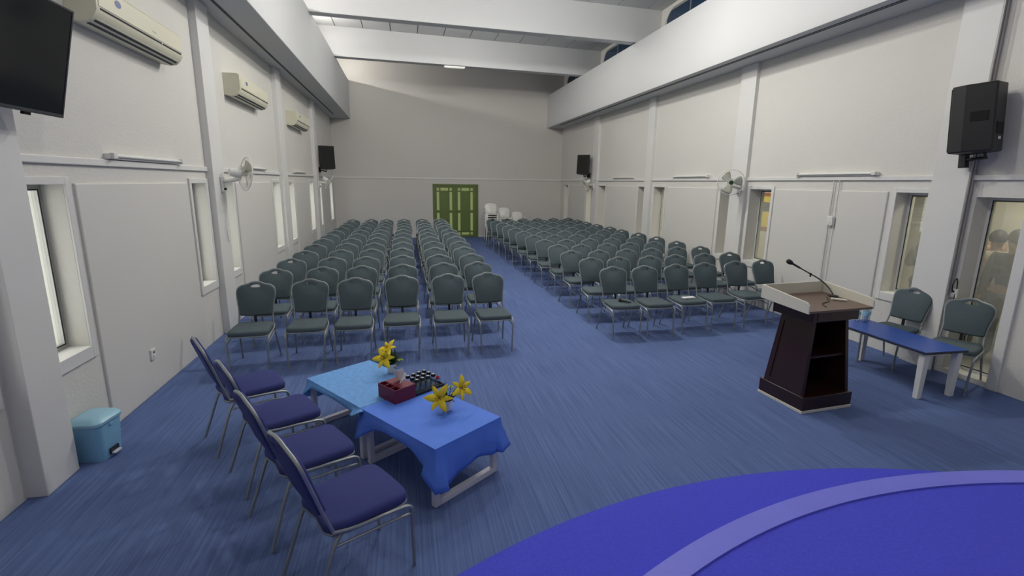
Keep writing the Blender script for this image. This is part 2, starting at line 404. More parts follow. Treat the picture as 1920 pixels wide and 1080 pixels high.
soffit(5.655, XR, 4.36, 5.60, [(5.80,5.82),(5.85,5.865)])
# lamp fixtures
for k, (x, y, w) in enumerate(LAMPS):
    z = zbeam(x)
    o = thing('beam_lamp', ['white strip lamp under the middle roof beam, left of two', 'white strip lamp under the middle roof beam, right of two',
              'small white strip lamp under the roof beam closest to the back wall', 'added unseen strip lamp under the roof beam above the lectern', 'added unseen strip lamp under the roof beam above the stage', 'added unseen strip lamp on the far side of the second beam from the back'][k],
              'lamp', (x, y, z + (0.16 if y == 12.66 else 0)), 0, 'lamps on the roof beams')
    MB().box(-0.32,-0.06,-0.05,0.32,0.06,0.0).build('housing', 'white', o, bevel=0.006)
    MB().box(-0.29,-0.045,-0.062,0.29,0.045,-0.0495).build('diffuser', 'lamp' if w else 'white', o, bevel=0.004)
    if not w: continue
    ld = bpy.data.lights.new('lamp_light', 'POINT'); ld.shadow_soft_size = 0.10; ld.energy = w; ld.color = (1.0, 0.965, 0.91)
    lo = bpy.data.objects.new('lamp_light', ld); COL.objects.link(lo); lo.parent = o; lo.location = (0,0.12 if y == 12.66 else 0,-0.20 if y != 12.66 else -0.06)

# fluorescent tubes lying on top of the left soffit
for k in range(5):
    y = (2.5, 6.47, 10.42, 14.37, 18.2)[k]
    o = thing('cove_tube_light', 'fluorescent tube lying on the left soffit, %s from the stage' % ['first','second','third','fourth','fifth'][k], 'tube light', (-2.45, y, 5.79), 0, 'tubes on the left soffit')
    MB().box(-0.04,-1.25,0,0.04,1.25,0.04).build('batten', 'white', o, bevel=0.004)
    MB().tube([(0,-1.2,0.075),(0,1.2,0.075)], 0.014, 10).build('tube', 'lamp', o, smooth=40)
    for e in (-1,1): MB().box(-0.02,e*1.2-0.02,0.04,0.02,e*1.2+0.02,0.095).build('end_cap', 'trim', o)
    ld = bpy.data.lights.new('lamp_light', 'AREA'); ld.shape = 'RECTANGLE'; ld.size = 0.03; ld.size_y = 2.3; ld.energy = COVE_W; ld.color = (1.0, 0.94, 0.88)
    lo = bpy.data.objects.new('lamp_light', ld); COL.objects.link(lo); lo.parent = o; lo.location = (0.02,0,0.095)
    lo.rotation_euler = (0, math.radians(-112), 0)

# green double door in the back wall
m = MB(); t = 0.07
m.box(DX0,YB-0.03,0,DX0+t,YB+0.15,DZ); m.box(DX1-t,YB-0.03,0,DX1,YB+0.15,DZ); m.box(DX0+t,YB-0.03,DZ-t,DX1-t,YB+0.15,DZ)
dr = struct(m.build('door_1', 'green', bevel=0.005))
lw = (DX1-DX0-2*t)/2
XS = [0.0, 0.085, 0.185, 0.235, 0.54, 0.59, 0.69, lw]   # leaf columns: stile, pane, bar, panel, bar, pane, stile
ZS = [0.0, 0.10, 0.20, 0.26, 0.98, 1.08, 1.80, 1.85, 1.96, DZ-t]
for k in range(2):
    ox = DX0+t+k*lw
    holes = []
    for (c0,c1) in ((1,2),(5,6)):
        for (r0,r1) in ((1,2),(3,4),(5,6),(7,8)): holes.append((XS[c0],XS[c1],ZS[r0],ZS[r1]))
    for (r0,r1) in ((1,2),(7,8)): holes.append((XS[3],XS[4],ZS[r0],ZS[r1]))
    inset = [(XS[3],XS[4],ZS[3],ZS[4]),(XS[3],XS[4],ZS[5],ZS[6])]
    lf = slab_with_holes(0.001, lw-0.001, 0.004, ZS[-1], holes+inset, lambda a,b,c,d: (ox+a,YB+0.01,b,ox+c,YB+0.05,d)).build('door_leaf', 'green', dr)
    for h in holes: MB().box(ox+h[0],YB+0.026,h[2],ox+h[1],YB+0.034,h[3]).build('pane', 'frost', lf)
    for h in inset: MB().box(ox+h[0],YB+0.022,h[2],ox+h[1],YB+0.045,h[3]).build('panel', 'green', lf)
    hx = ox + (lw-0.06 if k == 0 else 0.06)
    MB().tube([(hx,YB+0.01,1.03),(hx,YB-0.035,1.03),(hx+(-0.1 if k == 0 else 0.1),YB-0.035,1.03)], 0.009, 8).build('handle', 'brass', lf, smooth=40)

MB().box(DX0+t+lw-0.025, YB-0.004, 0.004, DX0+t+lw+0.025, YB+0.0095, DZ-t).build('meeting_strip', 'green', dr, bevel=0.003)
MB().box(DX0+t, YB+0.051, 0.0, DX1-t, YB+0.06, 0.05).build('threshold', 'green', dr)

# side room seen through the right-hand windows
sr = struct(MB().box(8.35, 0, 0, 8.55, YB, 3.0).build('wall_corridor', 'hallbeige'))
struct(MB().box(XR+TH, 0, 2.9, 8.35, YB, 3.0).build('ceiling_corridor', 'trim'))
struct(MB().box(XR+TH, 0, -0.1, 8.35, YB, 0.0).build('floor_corridor', 'tile'))
struct(MB().box(XR+TH, -0.2, 0, 8.55, 0, 3.0).build('wall_corridor', 'hallbeige'))
for yy, w in ((4.6, 30), (10.0, 30), (16.0, 28)):
    o = thing('corridor_lamp', {4.6: 'square lamp on the side corridor ceiling beyond the tall window', 10.0: 'square lamp on the side corridor ceiling above the yellow poster', 16.0: 'square lamp on the side corridor ceiling near its far end'}[yy], 'lamp', (7.5, yy, 2.9), 0, 'corridor lamps')
    MB().box(-0.2,-0.2,-0.05,0.2,0.2,0).build('housing', 'white', o, bevel=0.005)
    MB().box(-0.17,-0.17,-0.06,0.17,0.17,-0.0495).build('diffuser', 'lamp', o)
    ld = bpy.data.lights.new('lamp_light', 'AREA'); ld.size = 0.34; ld.energy = w; ld.color = (1.0, 0.95, 0.82)
    lo = bpy.data.objects.new('lamp_light', ld); COL.objects.link(lo); lo.parent = o; lo.location = (0,0,-0.07)

# curved stage the photograph is taken from
def stage(name, cx, cy, R, z0, z1, material, Rin=None, a0=None):
    pts = []
    for k in range(121):
        a = PI - PI*k/120
        x, y = cx+R*math.cos(a), cy+R*math.sin(a)
        if XL+0.01 < x < XR-0.01: pts.append((x, y))
    m = MB()
    if Rin is None:
        poly = [(pts[0][0], Y0+0.01)] + pts + [(pts[-1][0], Y0+0.01)]
        m.prism(poly, z0, z1, lambda a,b,d: (a,b,d))
    else:
        for i in range(len(pts)-1):
            q = []
            for p in (pts[i], pts[i+1]):
                d = Vector((p[0]-cx, p[1]-cy)).normalized(); q.append((cx+d.x*Rin, cy+d.y*Rin))
            m.prism([pts[i], pts[i+1], q[1], q[0]], z0, z1, lambda a,b,d: (a,b,d))
    return m.build(name, material)
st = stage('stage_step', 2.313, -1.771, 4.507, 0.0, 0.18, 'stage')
tag(st, 'curved blue-grey carpeted step in front of the stage, bottom right', 'step')
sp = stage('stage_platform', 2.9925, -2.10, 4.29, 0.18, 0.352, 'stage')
tag(sp, 'raised curved stage platform with a pale edge strip, bottom right', 'stage')
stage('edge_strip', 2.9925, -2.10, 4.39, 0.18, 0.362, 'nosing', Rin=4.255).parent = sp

# ------------------------------------------------------------------ banquet chairs
def offset_loop(P, d):
    n = len(P); out = []
    for i in range(n):
        a, b, c = Vector(P[i-1]), Vector(P[i]), Vector(P[(i+1)%n])
        t = (c-a).normalized(); out.append((b.x - t.y*d, b.y + t.x*d))
    return out                                   # for a counter-clockwise loop d>0 moves inwards
def bridge(F, A, B, flip=False):
    n = len(A)
    for i in range(n):
        q = (A[i], A[(i+1)%n], B[(i+1)%n], B[i]); F.append(q[::-1] if flip else q)
def cushion_mesh(outer, hole, levels, fn):
    """levels (inset, depth) from one face round to the other; fn(a,b,d)->point; caps closed with a hole kept open"""
    V = []; F = []; rings = []; hr = []
    for ins, d in levels:
        lp = offset_loop(outer, ins); rings.append(list(range(len(V), len(V)+len(lp)))); V += [fn(a,b,d) for a,b in lp]
        if hole:
            hl = offset_loop(hole, -ins*0.5); hr.append(list(range(len(V), len(V)+len(hl)))); V += [fn(a,b,d) for a,b in hl]
    for i in range(len(levels)-1):
        bridge(F, rings[i], rings[i+1])
        if hole: bridge(F, hr[i], hr[i+1], True)
    me = MB().add(V, F)
    bm = bmesh.new(); vs = [bm.verts.new(p) for p in V]; bm.verts.ensure_lookup_table()
    for e in (0, -1):
        es = []
        for R in ([rings[e]] + ([hr[e]] if hole else [])):
            for i in range(len(R)): es.append(bm.edges.new((vs[R[i]], vs[R[(i+1)%len(R)]])))
        g = bmesh.ops.triangle_fill(bm, edges=es, use_beauty=True)
        for f in g['geom']:
            if isinstance(f, bmesh.types.BMFace): me.f.append(tuple(v.index if v.index >= 0 else vs.index(v) for v in f.verts))
        bm.verts.index_update()
    bm.free()
    return me

RAKE = 0.33
def by(z): return 0.205 + (z-0.47)*RAKE
half = [(0.183,0.578),(0.189,0.66),(0.204,0.76),(0.212,0.832),(0.201,0.878),(0.166,0.910),(0.118,0.923),(0.078,0.934),(0.046,0.948),(0.018,0.953)]
right = [(x,z) for x,z in half]; left = [(-x,z) for x,z in reversed(half)]
sm = smoothpath([(x,z,0) for x,z in right+left], 2)
BACK = [(p.x,p.y) for p in sm] + [(-0.165,0.566),(-0.06,0.562),(0.06,0.562),(0.165,0.566)]   # counter-clockwise
HOLE = [(0.062*math.cos(a), 0.905+0.019*math.sin(a)*(1.0+0.25*math.sin(a))) for a in [2*PI*k/12 for k in range(12)]]
NB = math.hypot(1, RAKE)
def bfn(a, b, d): return (a, by(b)+d/NB, b-d*RAKE/NB)
def seat_outline():
    c = [(-0.19,0.205),(-0.215,-0.08),(-0.212,-0.19),(-0.165,-0.238),(0,-0.246),(0.165,-0.238),(0.212,-0.19),(0.215,-0.08),(0.19,0.205),(0.0,0.212)]
    return [(p.x,p.y) for p in smoothpath([(x,y,0) for x,y in c], 3, True)]
SEAT = seat_outline()
def make_chair(fab, label, group):
    t = thing('banquet_chair', label, 'chair', group=group)
    cushion_mesh(SEAT, None, [(0.02,0.437),(0.004,0.44),(0,0.455),(0,0.474),(0.006,0.487),(0.018,0.494),(0.03,0.498)], lambda a,b,d: (a,b,d)).build('seat', fab, t, smooth=55)
    MB().tube([(a,b,0.432) for a,b in offset_loop(SEAT, 0.006)], 0.0085, 6, closed=True).build('seat_rim', 'steel', t, smooth=60)
    cushion_mesh(BACK, HOLE, [(0.014,-0.024),(0.004,-0.019),(0,-0.008),(0,0.008),(0.004,0.017),(0.014,0.021)], bfn).build('backrest', fab, t, smooth=50)
    fr = [(0.196,0.195,0.448)] + [(x+0.004, by(z), z) for x,z in [(0.186,0.53)]+half]
    fr = fr + [(-x,y,z) for x,y,z in reversed(fr)]
    MB().tube(smoothpath([(x, y, z+(0.004 if z > 0.87 else 0)) for x,y,z in fr], 2), 0.0105, 6).build('back_frame', 'steel', t, smooth=60)
    MB().box(-0.014,0.19,0.44,0.014,0.208,0.58).build('back_post', 'black', t)
    MB().tube([(p[0]*1.0, by(p[1])-0.018, p[1]) for p in offset_loop(HOLE, -0.007)], 0.005, 5, closed=True).build('handle_rim', 'steel', t, smooth=60)
    for s in (1,-1):
        MB().tube(smoothpath([(s*0.198,0.205,0.455),(s*0.222,0.08,0.445),(s*0.226,-0.12,0.436),(s*0.222,-0.215,0.418),(s*0.216,-0.243,0.37),(s*0.208,-0.25,0.2),(s*0.204,-0.256,0.0)], 3), 0.011, 6).build('leg', 'steel', t, smooth=60)
        MB().tube(smoothpath([(s*0.196,0.15,0.437),(s*0.2,0.20,0.38),(s*0.209,0.265,0.2),(s*0.222,0.335,0.0)], 3), 0.011, 6).build('leg', 'steel', t, smooth=60)
        MB().tube([(s*0.199,0.205,0.372),(s*0.214,0.08,0.378),(s*0.22,-0.12,0.374),(s*0.215,-0.24,0.356)], 0.008, 6).build('side_brace', 'steel', t, smooth=60)
    return t
ORD = ['first','second','third','fourth','fifth','sixth','seventh','eighth','ninth','tenth','eleventh','twelfth']
grey = make_chair('fabric', 'x', 'chairs in the left seating block')
used = False
def put_chair(loc, rz, label, group):
    global used
    if not used:
        used = True; grey.location = loc; grey.rotation_euler = (0,0,rz); grey['label'] = label; grey['group'] = group; return grey
    return dup(grey, loc, rz, label, group)
LX = [-1.82,-1.21,-0.67,-0.09,0.53,1.10]; LY = [6.10,6.17,6.19,6.27,6.30,6.33]
RX = [3.05,3.58,4.17,4.73,5.36,5.94]; RY = [6.57,6.58,6.66,6.75,6.84,6.91]
for r in range(12):
    for c in range(6):
        j = (random.uniform(-.014,.014), random.uniform(-.025,.025), math.radians(random.uniform(-3,3))) if r else (0,0,math.radians([2,1,0,-1,0,3][c]))
        put_chair((LX[c] + (0.012,0.007,0.003,0,0,0)[c]*r + j[0], LY[c]+r*0.945+j[1], 0), j[2],
                  'grey banquet chair, %s row of the left block, %s from the left wall' % (ORD[r], ORD[c]), 'chairs in the left seating block')
for r in range(12):
    for c in range(6):
        j = (random.uniform(-.014,.014), random.uniform(-.025,.025), math.radians(random.uniform(-3,3))) if r else (0,0,math.radians([0,1,3,2,2,3][c]))
        put_chair((RX[c] - 0.012*r + j[0], RY[c]+r*0.922+j[1], 0), j[2],
                  'grey banquet chair, %s row of the right block, %s from the centre aisle' % (ORD[r], ORD[c]), 'chairs in the right seating block')
put_chair((5.90,4.80,0), math.radians(-78), 'grey banquet chair by the right wall, behind the middle of the blue table', 'chairs beside the blue table')
put_chair((5.98,4.13,0), math.radians(-66), 'grey banquet chair by the right wall at the near end of the blue table', 'chairs beside the blue table')
bluetinted = make_chair('bluetinted', 'x', 'navy chairs facing the coffee tables')
FG = [(-1.357,4.34,'farthest of the four navy chairs facing the coffee tables, beside the left wall'),
      (-0.975,3.735,'second farthest navy chair of the four facing the coffee tables'),
      (-0.675,3.155,'third navy chair of the four facing the coffee tables, second nearest'),
      (-0.34,2.575,'nearest navy chair of the four facing the coffee tables, cut by the lower edge')]
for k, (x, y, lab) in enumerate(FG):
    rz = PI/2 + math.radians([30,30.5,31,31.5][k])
    if k == 0: bluetinted.location = (x,y,0); bluetinted.rotation_euler = (0,0,rz); bluetinted['label'] = lab
    else: dup(bluetinted, (x,y,0), rz, lab)

# ------------------------------------------------------------------ white plastic chairs stacked by the back wall
def make_plastic(label):
    t = thing('plastic_chair', label, 'chair', group='white plastic chairs stacked at the back')
    m = MB()
    o = [(p.x,p.y) for p in smoothpath([(0.21,0.44,0),(0.225,0.6,0),(0.215,0.74,0),(0.15,0.81,0),(0,0.825,0),(-0.15,0.81,0),(-0.215,0.74,0),(-0.225,0.6,0),(-0.21,0.44,0)], 2)]
    pf = lambda a,b,d: (a, 0.19+(b-0.43)*0.22-0.35*a*a*2+d, b)
    cushion_mesh(o, None, [(0.004,-0.008),(0,-0.004),(0,0.004),(0.004,0.008)], pf).build('backrest', 'white', t, smooth=50)
    so = [(p.x,p.y) for p in smoothpath([(-0.21,0.2,0),(-0.23,-0.1,0),(-0.2,-0.22,0),(0,-0.235,0),(0.2,-0.22,0),(0.23,-0.1,0),(0.21,0.2,0)], 2, True)]
    cushion_mesh(so, None, [(0.004,0.415),(0,0.42),(0,0.432),(0.006,0.438)], lambda a,b,d: (a,b,d)).build('seat', 'white', t, smooth=50)
    for s in (1,-1):
        for (x,y,x2,y2) in ((0.19,-0.19,0.225,-0.25),(0.19,0.19,0.225,0.27)):
            MB().tube([(s*x,y,0.425),(s*x2,y2,0.0)], [0.032,0.02], 6).build('leg', 'white', t, smooth=50)
        MB().tube(smoothpath([(s*0.215,-0.17,0.43),(s*0.26,-0.18,0.60),(s*0.262,-0.05,0.645),(s*0.245,0.2,0.64)], 3), 0.017, 6).build('arm', 'white', t, smooth=60)
    return t
pc = None
for x, y, n_, nm in ((3.20,18.9,8,'tall stack beside the green door'),(3.74,19.0,6,'middle stack at the back wall'),(4.27,19.05,4,'low stack at the back wall')):
    for k in range(n_):
        lab = 'white plastic armchair, %s from the floor in the %s' % (ORD[k], nm)
        if pc is None: pc = make_plastic(lab); pc.location = (x,y,0)
        else: dup(pc, (x, y-k*0.012, k*0.083), 0, lab)

# ------------------------------------------------------------------ coffee tables with cloths, orientation along the row of navy chairs
TA = math.radians(36.5)
def coffee_table(cx, cy, label, L, Wd, h):
    t = thing('coffee_table', label, 'table', (cx,cy,0), TA, 'coffee tables in front of the navy chairs')
    MB().box(-Wd/2,-L/2,h-0.03,Wd/2,L/2,h).build('table_top', 'whitemetal', t, bevel=0.004)
    for s in (-1,1):
        y = s*(L/2-0.035); r = 0.022
        m = MB(); x = Wd/2-0.025
        m.box(-x-r,y-r,0,-x+r,y+r,h-0.03); m.box(x-r,y-r,0,x+r,y+r,h-0.03)
        m.box(-x+r,y-r,0,x-r,y+r,0.044)
        m.build('leg_frame', 'whitemetal', t, bevel=0.003)
    return t
def drape(name, cx, cy, L, Wd, h, hang, mtl, label, seed):
    """cloth lying on the top and hanging hang(side, u) below the rim"""
    rnd = random.Random(seed); e = 0.006; m = MB()
    hx, hy = Wd/2+e, L/2+e
    N = 28
    per = []                                                    # counter-clockwise rim: list of (x,y,nx,ny,side,u)
    for k in range(N): u = k/N; per.append((-hx+2*hx*u, -hy, 0, -1, 0, u))
    for k in range(N): u = k/N; per.append((hx, -hy+2*hy*u, 1, 0, 1, u))
    for k in range(N): u = k/N; per.append((hx-2*hx*u, hy, 0, 1, 2, u))
    for k in range(N): u = k/N; per.append((-hx, hy-2*hy*u, -1, 0, 3, u))
    n = len(per); V = []; F = []
    rows = 6
    for r in range(rows+1):
        for i, (x,y,nx,ny,sd,u) in enumerate(per):
            q = r/rows
            drop = hang(sd, u)*q
            near_c = min(u, 1-u)
            fl = 0.012 + 0.05*q*hang(sd,u)*(1+0.8*math.sin(u*17+sd*2)) + (0.05*q if near_c < 0.08 else 0)*q
            cxn, cyn = nx, ny
            if u == 0:                                            # corner: diagonal
                px = per[i-1]; cxn, cyn = (nx+px[2])*0.7, (ny+px[3])*0.7
            V.append((x+cxn*fl*min(1,q*2), y+cyn*fl*min(1,q*2), h+0.004-drop - (0.006 if r else 0)))
    for r in range(rows):
        for i in range(n): F.append((r*n+i, r*n+(i+1)%n, (r+1)*n+(i+1)%n, (r+1)*n+i))
    top0 = len(V)
    G = 15
    for a in range(1,G):
        for b in range(1,G): V.append((-hx+2*hx*a/G, -hy+2*hy*b/G, h+0.004+rnd.uniform(0,0.0012)))
    F.append(tuple(range(n)))
    V = V[:top0]
    m.add(V, F)
    o = m.build(name, mtl, smooth=50, loc=(cx,cy,0), rotz=TA)
    md = o.modifiers.new('thickness', 'SOLIDIFY'); md.thickness = 0.004; md.offset = 1
    return tag(o, label, 'tablecloth', 'cloths on the coffee tables')
ax = Vector((math.cos(TA), math.sin(TA))); ay = Vector((-math.sin(TA), math.cos(TA)))
C2 = Vector((0.135, 3.545)); C1 = C2 + ay*0.896
TL, TW, THT = 0.86, 0.62, 0.45
coffee_table(C2.x, C2.y, 'white-legged low coffee table under the plain blue cloth, nearer of two', TL, TW, THT)
coffee_table(C1.x, C1.y, 'white-legged low coffee table under the pale patterned cloth, farther of two', TL, TW, THT)
def hang2(s, u):
    c = abs(2*u-1)
    if s == 0: return 0.22 + 0.06*(1-u)**3 + 0.02*math.sin(u*9)
    if s == 1: return 0.18 + 0.04*c
    if s == 2: return 0.004
    return 0.07 + 0.17*c**3                                     # side 3 runs from the far corner to the near corner
def hang1(s, u):
    c = abs(2*u-1)
    if s == 2: return 0.20
    if s == 1: return 0.16
    if s == 0: return 0.004
    return 0.035 + 0.02*c + 0.13*max(0,1-u*9)
drape('tablecloth', C2.x, C2.y, TL, TW, THT, hang2, 'cloth2', 'plain mid blue cloth hanging over the nearer coffee table', 1)
drape('tablecloth', C1.x, C1.y, TL-0.006, TW, THT, hang1, 'cloth1', 'pale blue patterned cloth on the farther coffee table', 2)
ZTOP = THT+0.009

# lilies
def petal(m, base, d, upv, L, w, curl):
    d = Vector(d).normalized(); upv = Vector(upv).normalized(); sd = d.cross(upv).normalized(); nn = sd.cross(d)
    V = []; F = []; K = 7
    for i in range(K+1):
        t = i/K; ww = w*math.sin(PI*min(1, 0.12+t*0.88))**0.8*(1 if t < 1 else 0.05)
        c = Vector(base) + d*(L*t) + nn*(L*(0.35*t - curl*t*t))
        for s, dz in ((-1,0.16),(0,0),(1,0.16)): V.append(c + sd*(ww*s) + nn*(w*dz))
    for i in range(K):
        for k in range(2): F.append((i*3+k, i*3+k+1, (i+1)*3+k+1, (i+1)*3+k))
    m.add(V, F)
def lily(parent, c, face, size, spin=0.0):
    face = Vector(face).normalized(); a = face.orthogonal().normalized(); b = face.cross(a)
    for k in range(6):
        an = spin + k*PI/3; d = a*math.cos(an) + b*math.sin(an)
        m = MB(); petal(m, Vector(c)+d*0.004, d*0.92+face*0.35, face, size*(1 if k % 2 else 0.9), size*(0.24 if k % 2 else 0.18), 0.55)
        o = m.build('petal', 'petal', parent, smooth=60); md = o.modifiers.new('thickness', 'SOLIDIFY'); md.thickness = 0.0016
    for k in range(5):
        an = spin+0.3+k*2*PI/5; d = (face*1.0 + (a*math.cos(an)+b*math.sin(an))*0.35)*size*0.5
        m = MB(); m.tube([Vector(c), Vector(c)+d], 0.0012, 4); m.tube([Vector(c)+d*0.97-a*0.006, Vector(c)+d*0.97+a*0.006], 0.0028, 5)
        m.build('stamen', 'anther', parent)
def leafblade(m, p0, p1, w, bend):
    p0, p1 = Vector(p0), Vector(p1); d = p1-p0; sd = d.cross(Vector((0.3,0.2,1))).normalized(); nn = sd.cross(d).normalized()
    V = []; F = []; K = 6
    for i in range(K+1):
        t = i/K; c = p0+d*t+nn*bend*math.sin(PI*t); ww = w*math.sin(PI*min(1,0.08+0.92*t))
        V += [c-sd*ww, c+nn*ww*0.2, c+sd*ww]
    for i in range(K):
        for k in range(2): F.append((i*3+k,i*3+k+1,(i+1)*3+k+1,(i+1)*3+k))
    m.add(V, F)
def bouquet(loc, lilies, mums, leaves, label, seed):
    rnd = random.Random(seed)
    t = thing('flower_vase', label, 'flowers', loc, 0, 'flower vases on the coffee tables')
    MB().lathe([(0.030,0),(0.034,0.004),(0.042,0.05),(0.046,0.085),(0.047,0.09),(0.042,0.089),(0.036,0.05),(0.0,0.045)], 20).build('vase', 'white', t, smooth=50)
    for (p, f, s, sp_) in lilies:
        lily(t, p, f, s, sp_)
        MB().tube(smoothpath([(p[0]*0.1,p[1]*0.1,0.05),(p[0]*0.5,p[1]*0.5,p[2]*0.7),Vector(p)-Vector(f).normalized()*0.01], 4), 0.0035, 6).build('stem', 'stem', t, smooth=60)
    for p in mums:
        m = MB()
        for lay in range(3):
            for k in range(9):
                a = 2*PI*k/9+lay*0.35; d = Vector((math.cos(a), math.sin(a), 0.15+0.6*lay)); petal(m, Vector(p), d, (0,0,1), 0.024-0.004*lay, 0.006, 0.2)
        m.build('small_flower', 'mum', t, smooth=60)
        MB().tube(smoothpath([(p[0]*0.1,p[1]*0.1,0.05),(p[0]*0.6,p[1]*0.6,p[2]*0.65),p], 4), 0.0025, 5).build('stem', 'stem', t, smooth=60)
    for k in range(leaves):
        a = 2*PI*k/leaves + rnd.uniform(-.2,.2); hh = rnd.uniform(0.05,0.24); r = rnd.uniform(0.04,0.10)
        m = MB(); leafblade(m, (math.cos(a)*0.01,math.sin(a)*0.01,0.075), (math.cos(a)*r,math.sin(a)*r,hh), rnd.uniform(0.014,0.024), rnd.uniform(-0.01,0.012))
        o = m.build('leaf', 'leaf', t, smooth=60); md = o.modifiers.new('thickness', 'SOLIDIFY'); md.thickness = 0.001
    return t
bouquet((-0.175,4.43,ZTOP), [((-0.055,-0.04,0.155),(-0.35,-0.85,0.45),0.112,0.3),((-0.02,0.0,0.225),(-0.5,-0.5,0.8),0.10,0.9)],
        [(0.06,-0.03,0.12),(0.085,-0.01,0.115),(-0.02,-0.06,0.115)], 26, 'white vase of yellow lilies on the pale patterned cloth', 3)
bouquet((0.265,3.565,ZTOP), [((-0.06,-0.045,0.125),(-0.25,-0.9,0.4),0.118,0.2),((0.105,0.02,0.165),(0.45,-0.75,0.35),0.105,0.7)],
        [(0.045,-0.03,0.14),(0.03,0.01,0.18)], 24, 'white vase of yellow lilies on the plain blue cloth', 5)

# tissue box
t = thing('tissue_box', 'maroon leatherette tissue box with compartments and a white tissue', 'tissue box', (-0.118,3.885,ZTOP), TA)
m = MB(); w, d, h = 0.20, 0.235, 0.115
m.box(-w/2,-d/2,0,w/2,d/2,0.006)
for x0,x1,y0,y1 in ((-w/2,-w/2+0.006,-d/2,d/2),(w/2-0.006,w/2,-d/2,d/2),(-w/2+0.006,w/2-0.006,-d/2,-d/2+0.006),(-w/2+0.006,w/2-0.006,d/2-0.006,d/2),(-w/2+0.06,-w/2+0.066,-d/2+0.006,d/2-0.006)):
    m.box(x0,y0,0.006,x1,y1,h)
for y in (-0.04,0.04): m.box(-w/2+0.006,y-0.003,0.006,-w/2+0.06,y+0.003,h)
m.build('box', 'maroon', t, bevel=0.002)
MB().box(-w/2+0.066,-d/2+0.006,h-0.008,w/2-0.006,d/2-0.006,h+0.003).build('lid', 'maroon', t, bevel=0.003)
m = MB(); V = []; F = []
for i in range(7):
    for j in range(7):
        u, v = i/6-.5, j/6
        V.append((0.03+0.022*math.sin(v*3+u*4)+0.014*v*math.cos(u*9), u*(0.055+0.07*math.sin(v*2.2))-0.015*v, h-0.004+0.125*v-0.03*v*abs(u)*2))
for i in range(6):
    for j in range(6): F.append((i*7+j,(i+1)*7+j,(i+1)*7+j+1,i*7+j+1))
o = m.add(V,F).build('tissue', 'tissue', t, smooth=60); md = o.modifiers.new('thickness','SOLIDIFY'); md.thickness = 0.001

# tray with small lidded glasses
tc_ = Vector((0.087,4.044)); t = thing('serving_tray', 'black serving tray beside the maroon tissue box', 'tray', (tc_.x,tc_.y,ZTOP), TA)
m = MB(); m.box(-0.15,-0.12,0,0.15,0.12,0.008)
for a in ((-0.15,-0.12,0.15,-0.112),(-0.15,0.112,0.15,0.12),(-0.15,-0.112,-0.142,0.112),(0.142,-0.112,0.15,0.112)): m.box(a[0],a[1],0.008,a[2],a[3],0.024)
m.build('tray_body', 'black', t, bevel=0.002)
def glass_proto():
    t = thing('small_jar', 'x', 'jar', group='small jars on the black tray')
    MB().lathe([(0.022,0),(0.025,0.004),(0.026,0.052),(0.022,0.076),(0.016,0.086),(0.0155,0.092)], 14).build('glass_body', 'glassclear', t, smooth=50)
    MB().lathe([(0.0185,0.09),(0.0195,0.092),(0.0195,0.108),(0.017,0.112),(0.0,0.112)], 14).build('lid', 'black', t, smooth=50)
    MB().lathe([(0.0125,0.112),(0.0125,0.115),(0.0,0.116)], 14).build('lid_top', 'alu', t, smooth=50)
    return t
gp = None
for i in range(4):
    for j in range(3):
        p = Vector((-0.105+i*0.058, -0.07+j*0.062))
        q = tc_ + ax*p.x + ay*p.y
        lab = 'small glass jar with dark lid, %s row from tissue box, %s from the near edge' % (ORD[i], ORD[j])
        if gp is None: gp = glass_proto(); gp.location = (q.x,q.y,ZTOP+0.008); gp['label'] = lab
        else: dup(gp, (q.x,q.y,ZTOP+0.008), 0, lab)
q = tc_ + ax*0.118 + ay*(-0.07)
t = thing('pink_flower', 'pink rose in a clear cup at the corner of the black tray', 'flower', (q.x,q.y,ZTOP+0.008))
MB().lathe([(0.018,0),(0.021,0.004),(0.026,0.06)], 14).build('cup', 'glassclear', t, smooth=50)
m = MB()
for lay in range(3):
    for k in range(6):
        a = 2*PI*k/6+lay*0.5; petal(m, (0,0,0.045+lay*0.006), (math.cos(a), math.sin(a), 0.5+lay*0.5), (0,0,1), 0.034-0.006*lay, 0.014, 0.1)
m.build('rose', 'pink', t, smooth=60)

# ------------------------------------------------------------------ lectern
t = thing('lectern', 'dark mahogany lectern with ivory tray top facing the stage', 'lectern', (4.03,4.10,0), math.radians(5))
def frustum(m, w0, d0, z0, w1, d1, z1, cx=0, cy=0):
    V = [(cx+sx*w/2, cy+sy*d/2, z) for w,d,z in ((w0,d0,z0),(w1,d1,z1)) for sx,sy in ((-1,-1),(1,-1),(1,1),(-1,1))]
    return m.add(V, [(3,2,1,0),(4,5,6,7),(0,1,5,4),(1,2,6,5),(2,3,7,6),(3,0,4,7)])
MB().box(-0.32,-0.285,0,0.32,0.285,0.028).build('base_strip', 'ivory', t, bevel=0.003)
MB().box(-0.315,-0.28,0.028,0.315,0.28,0.165).build('plinth', 'wood', t, bevel=0.005)
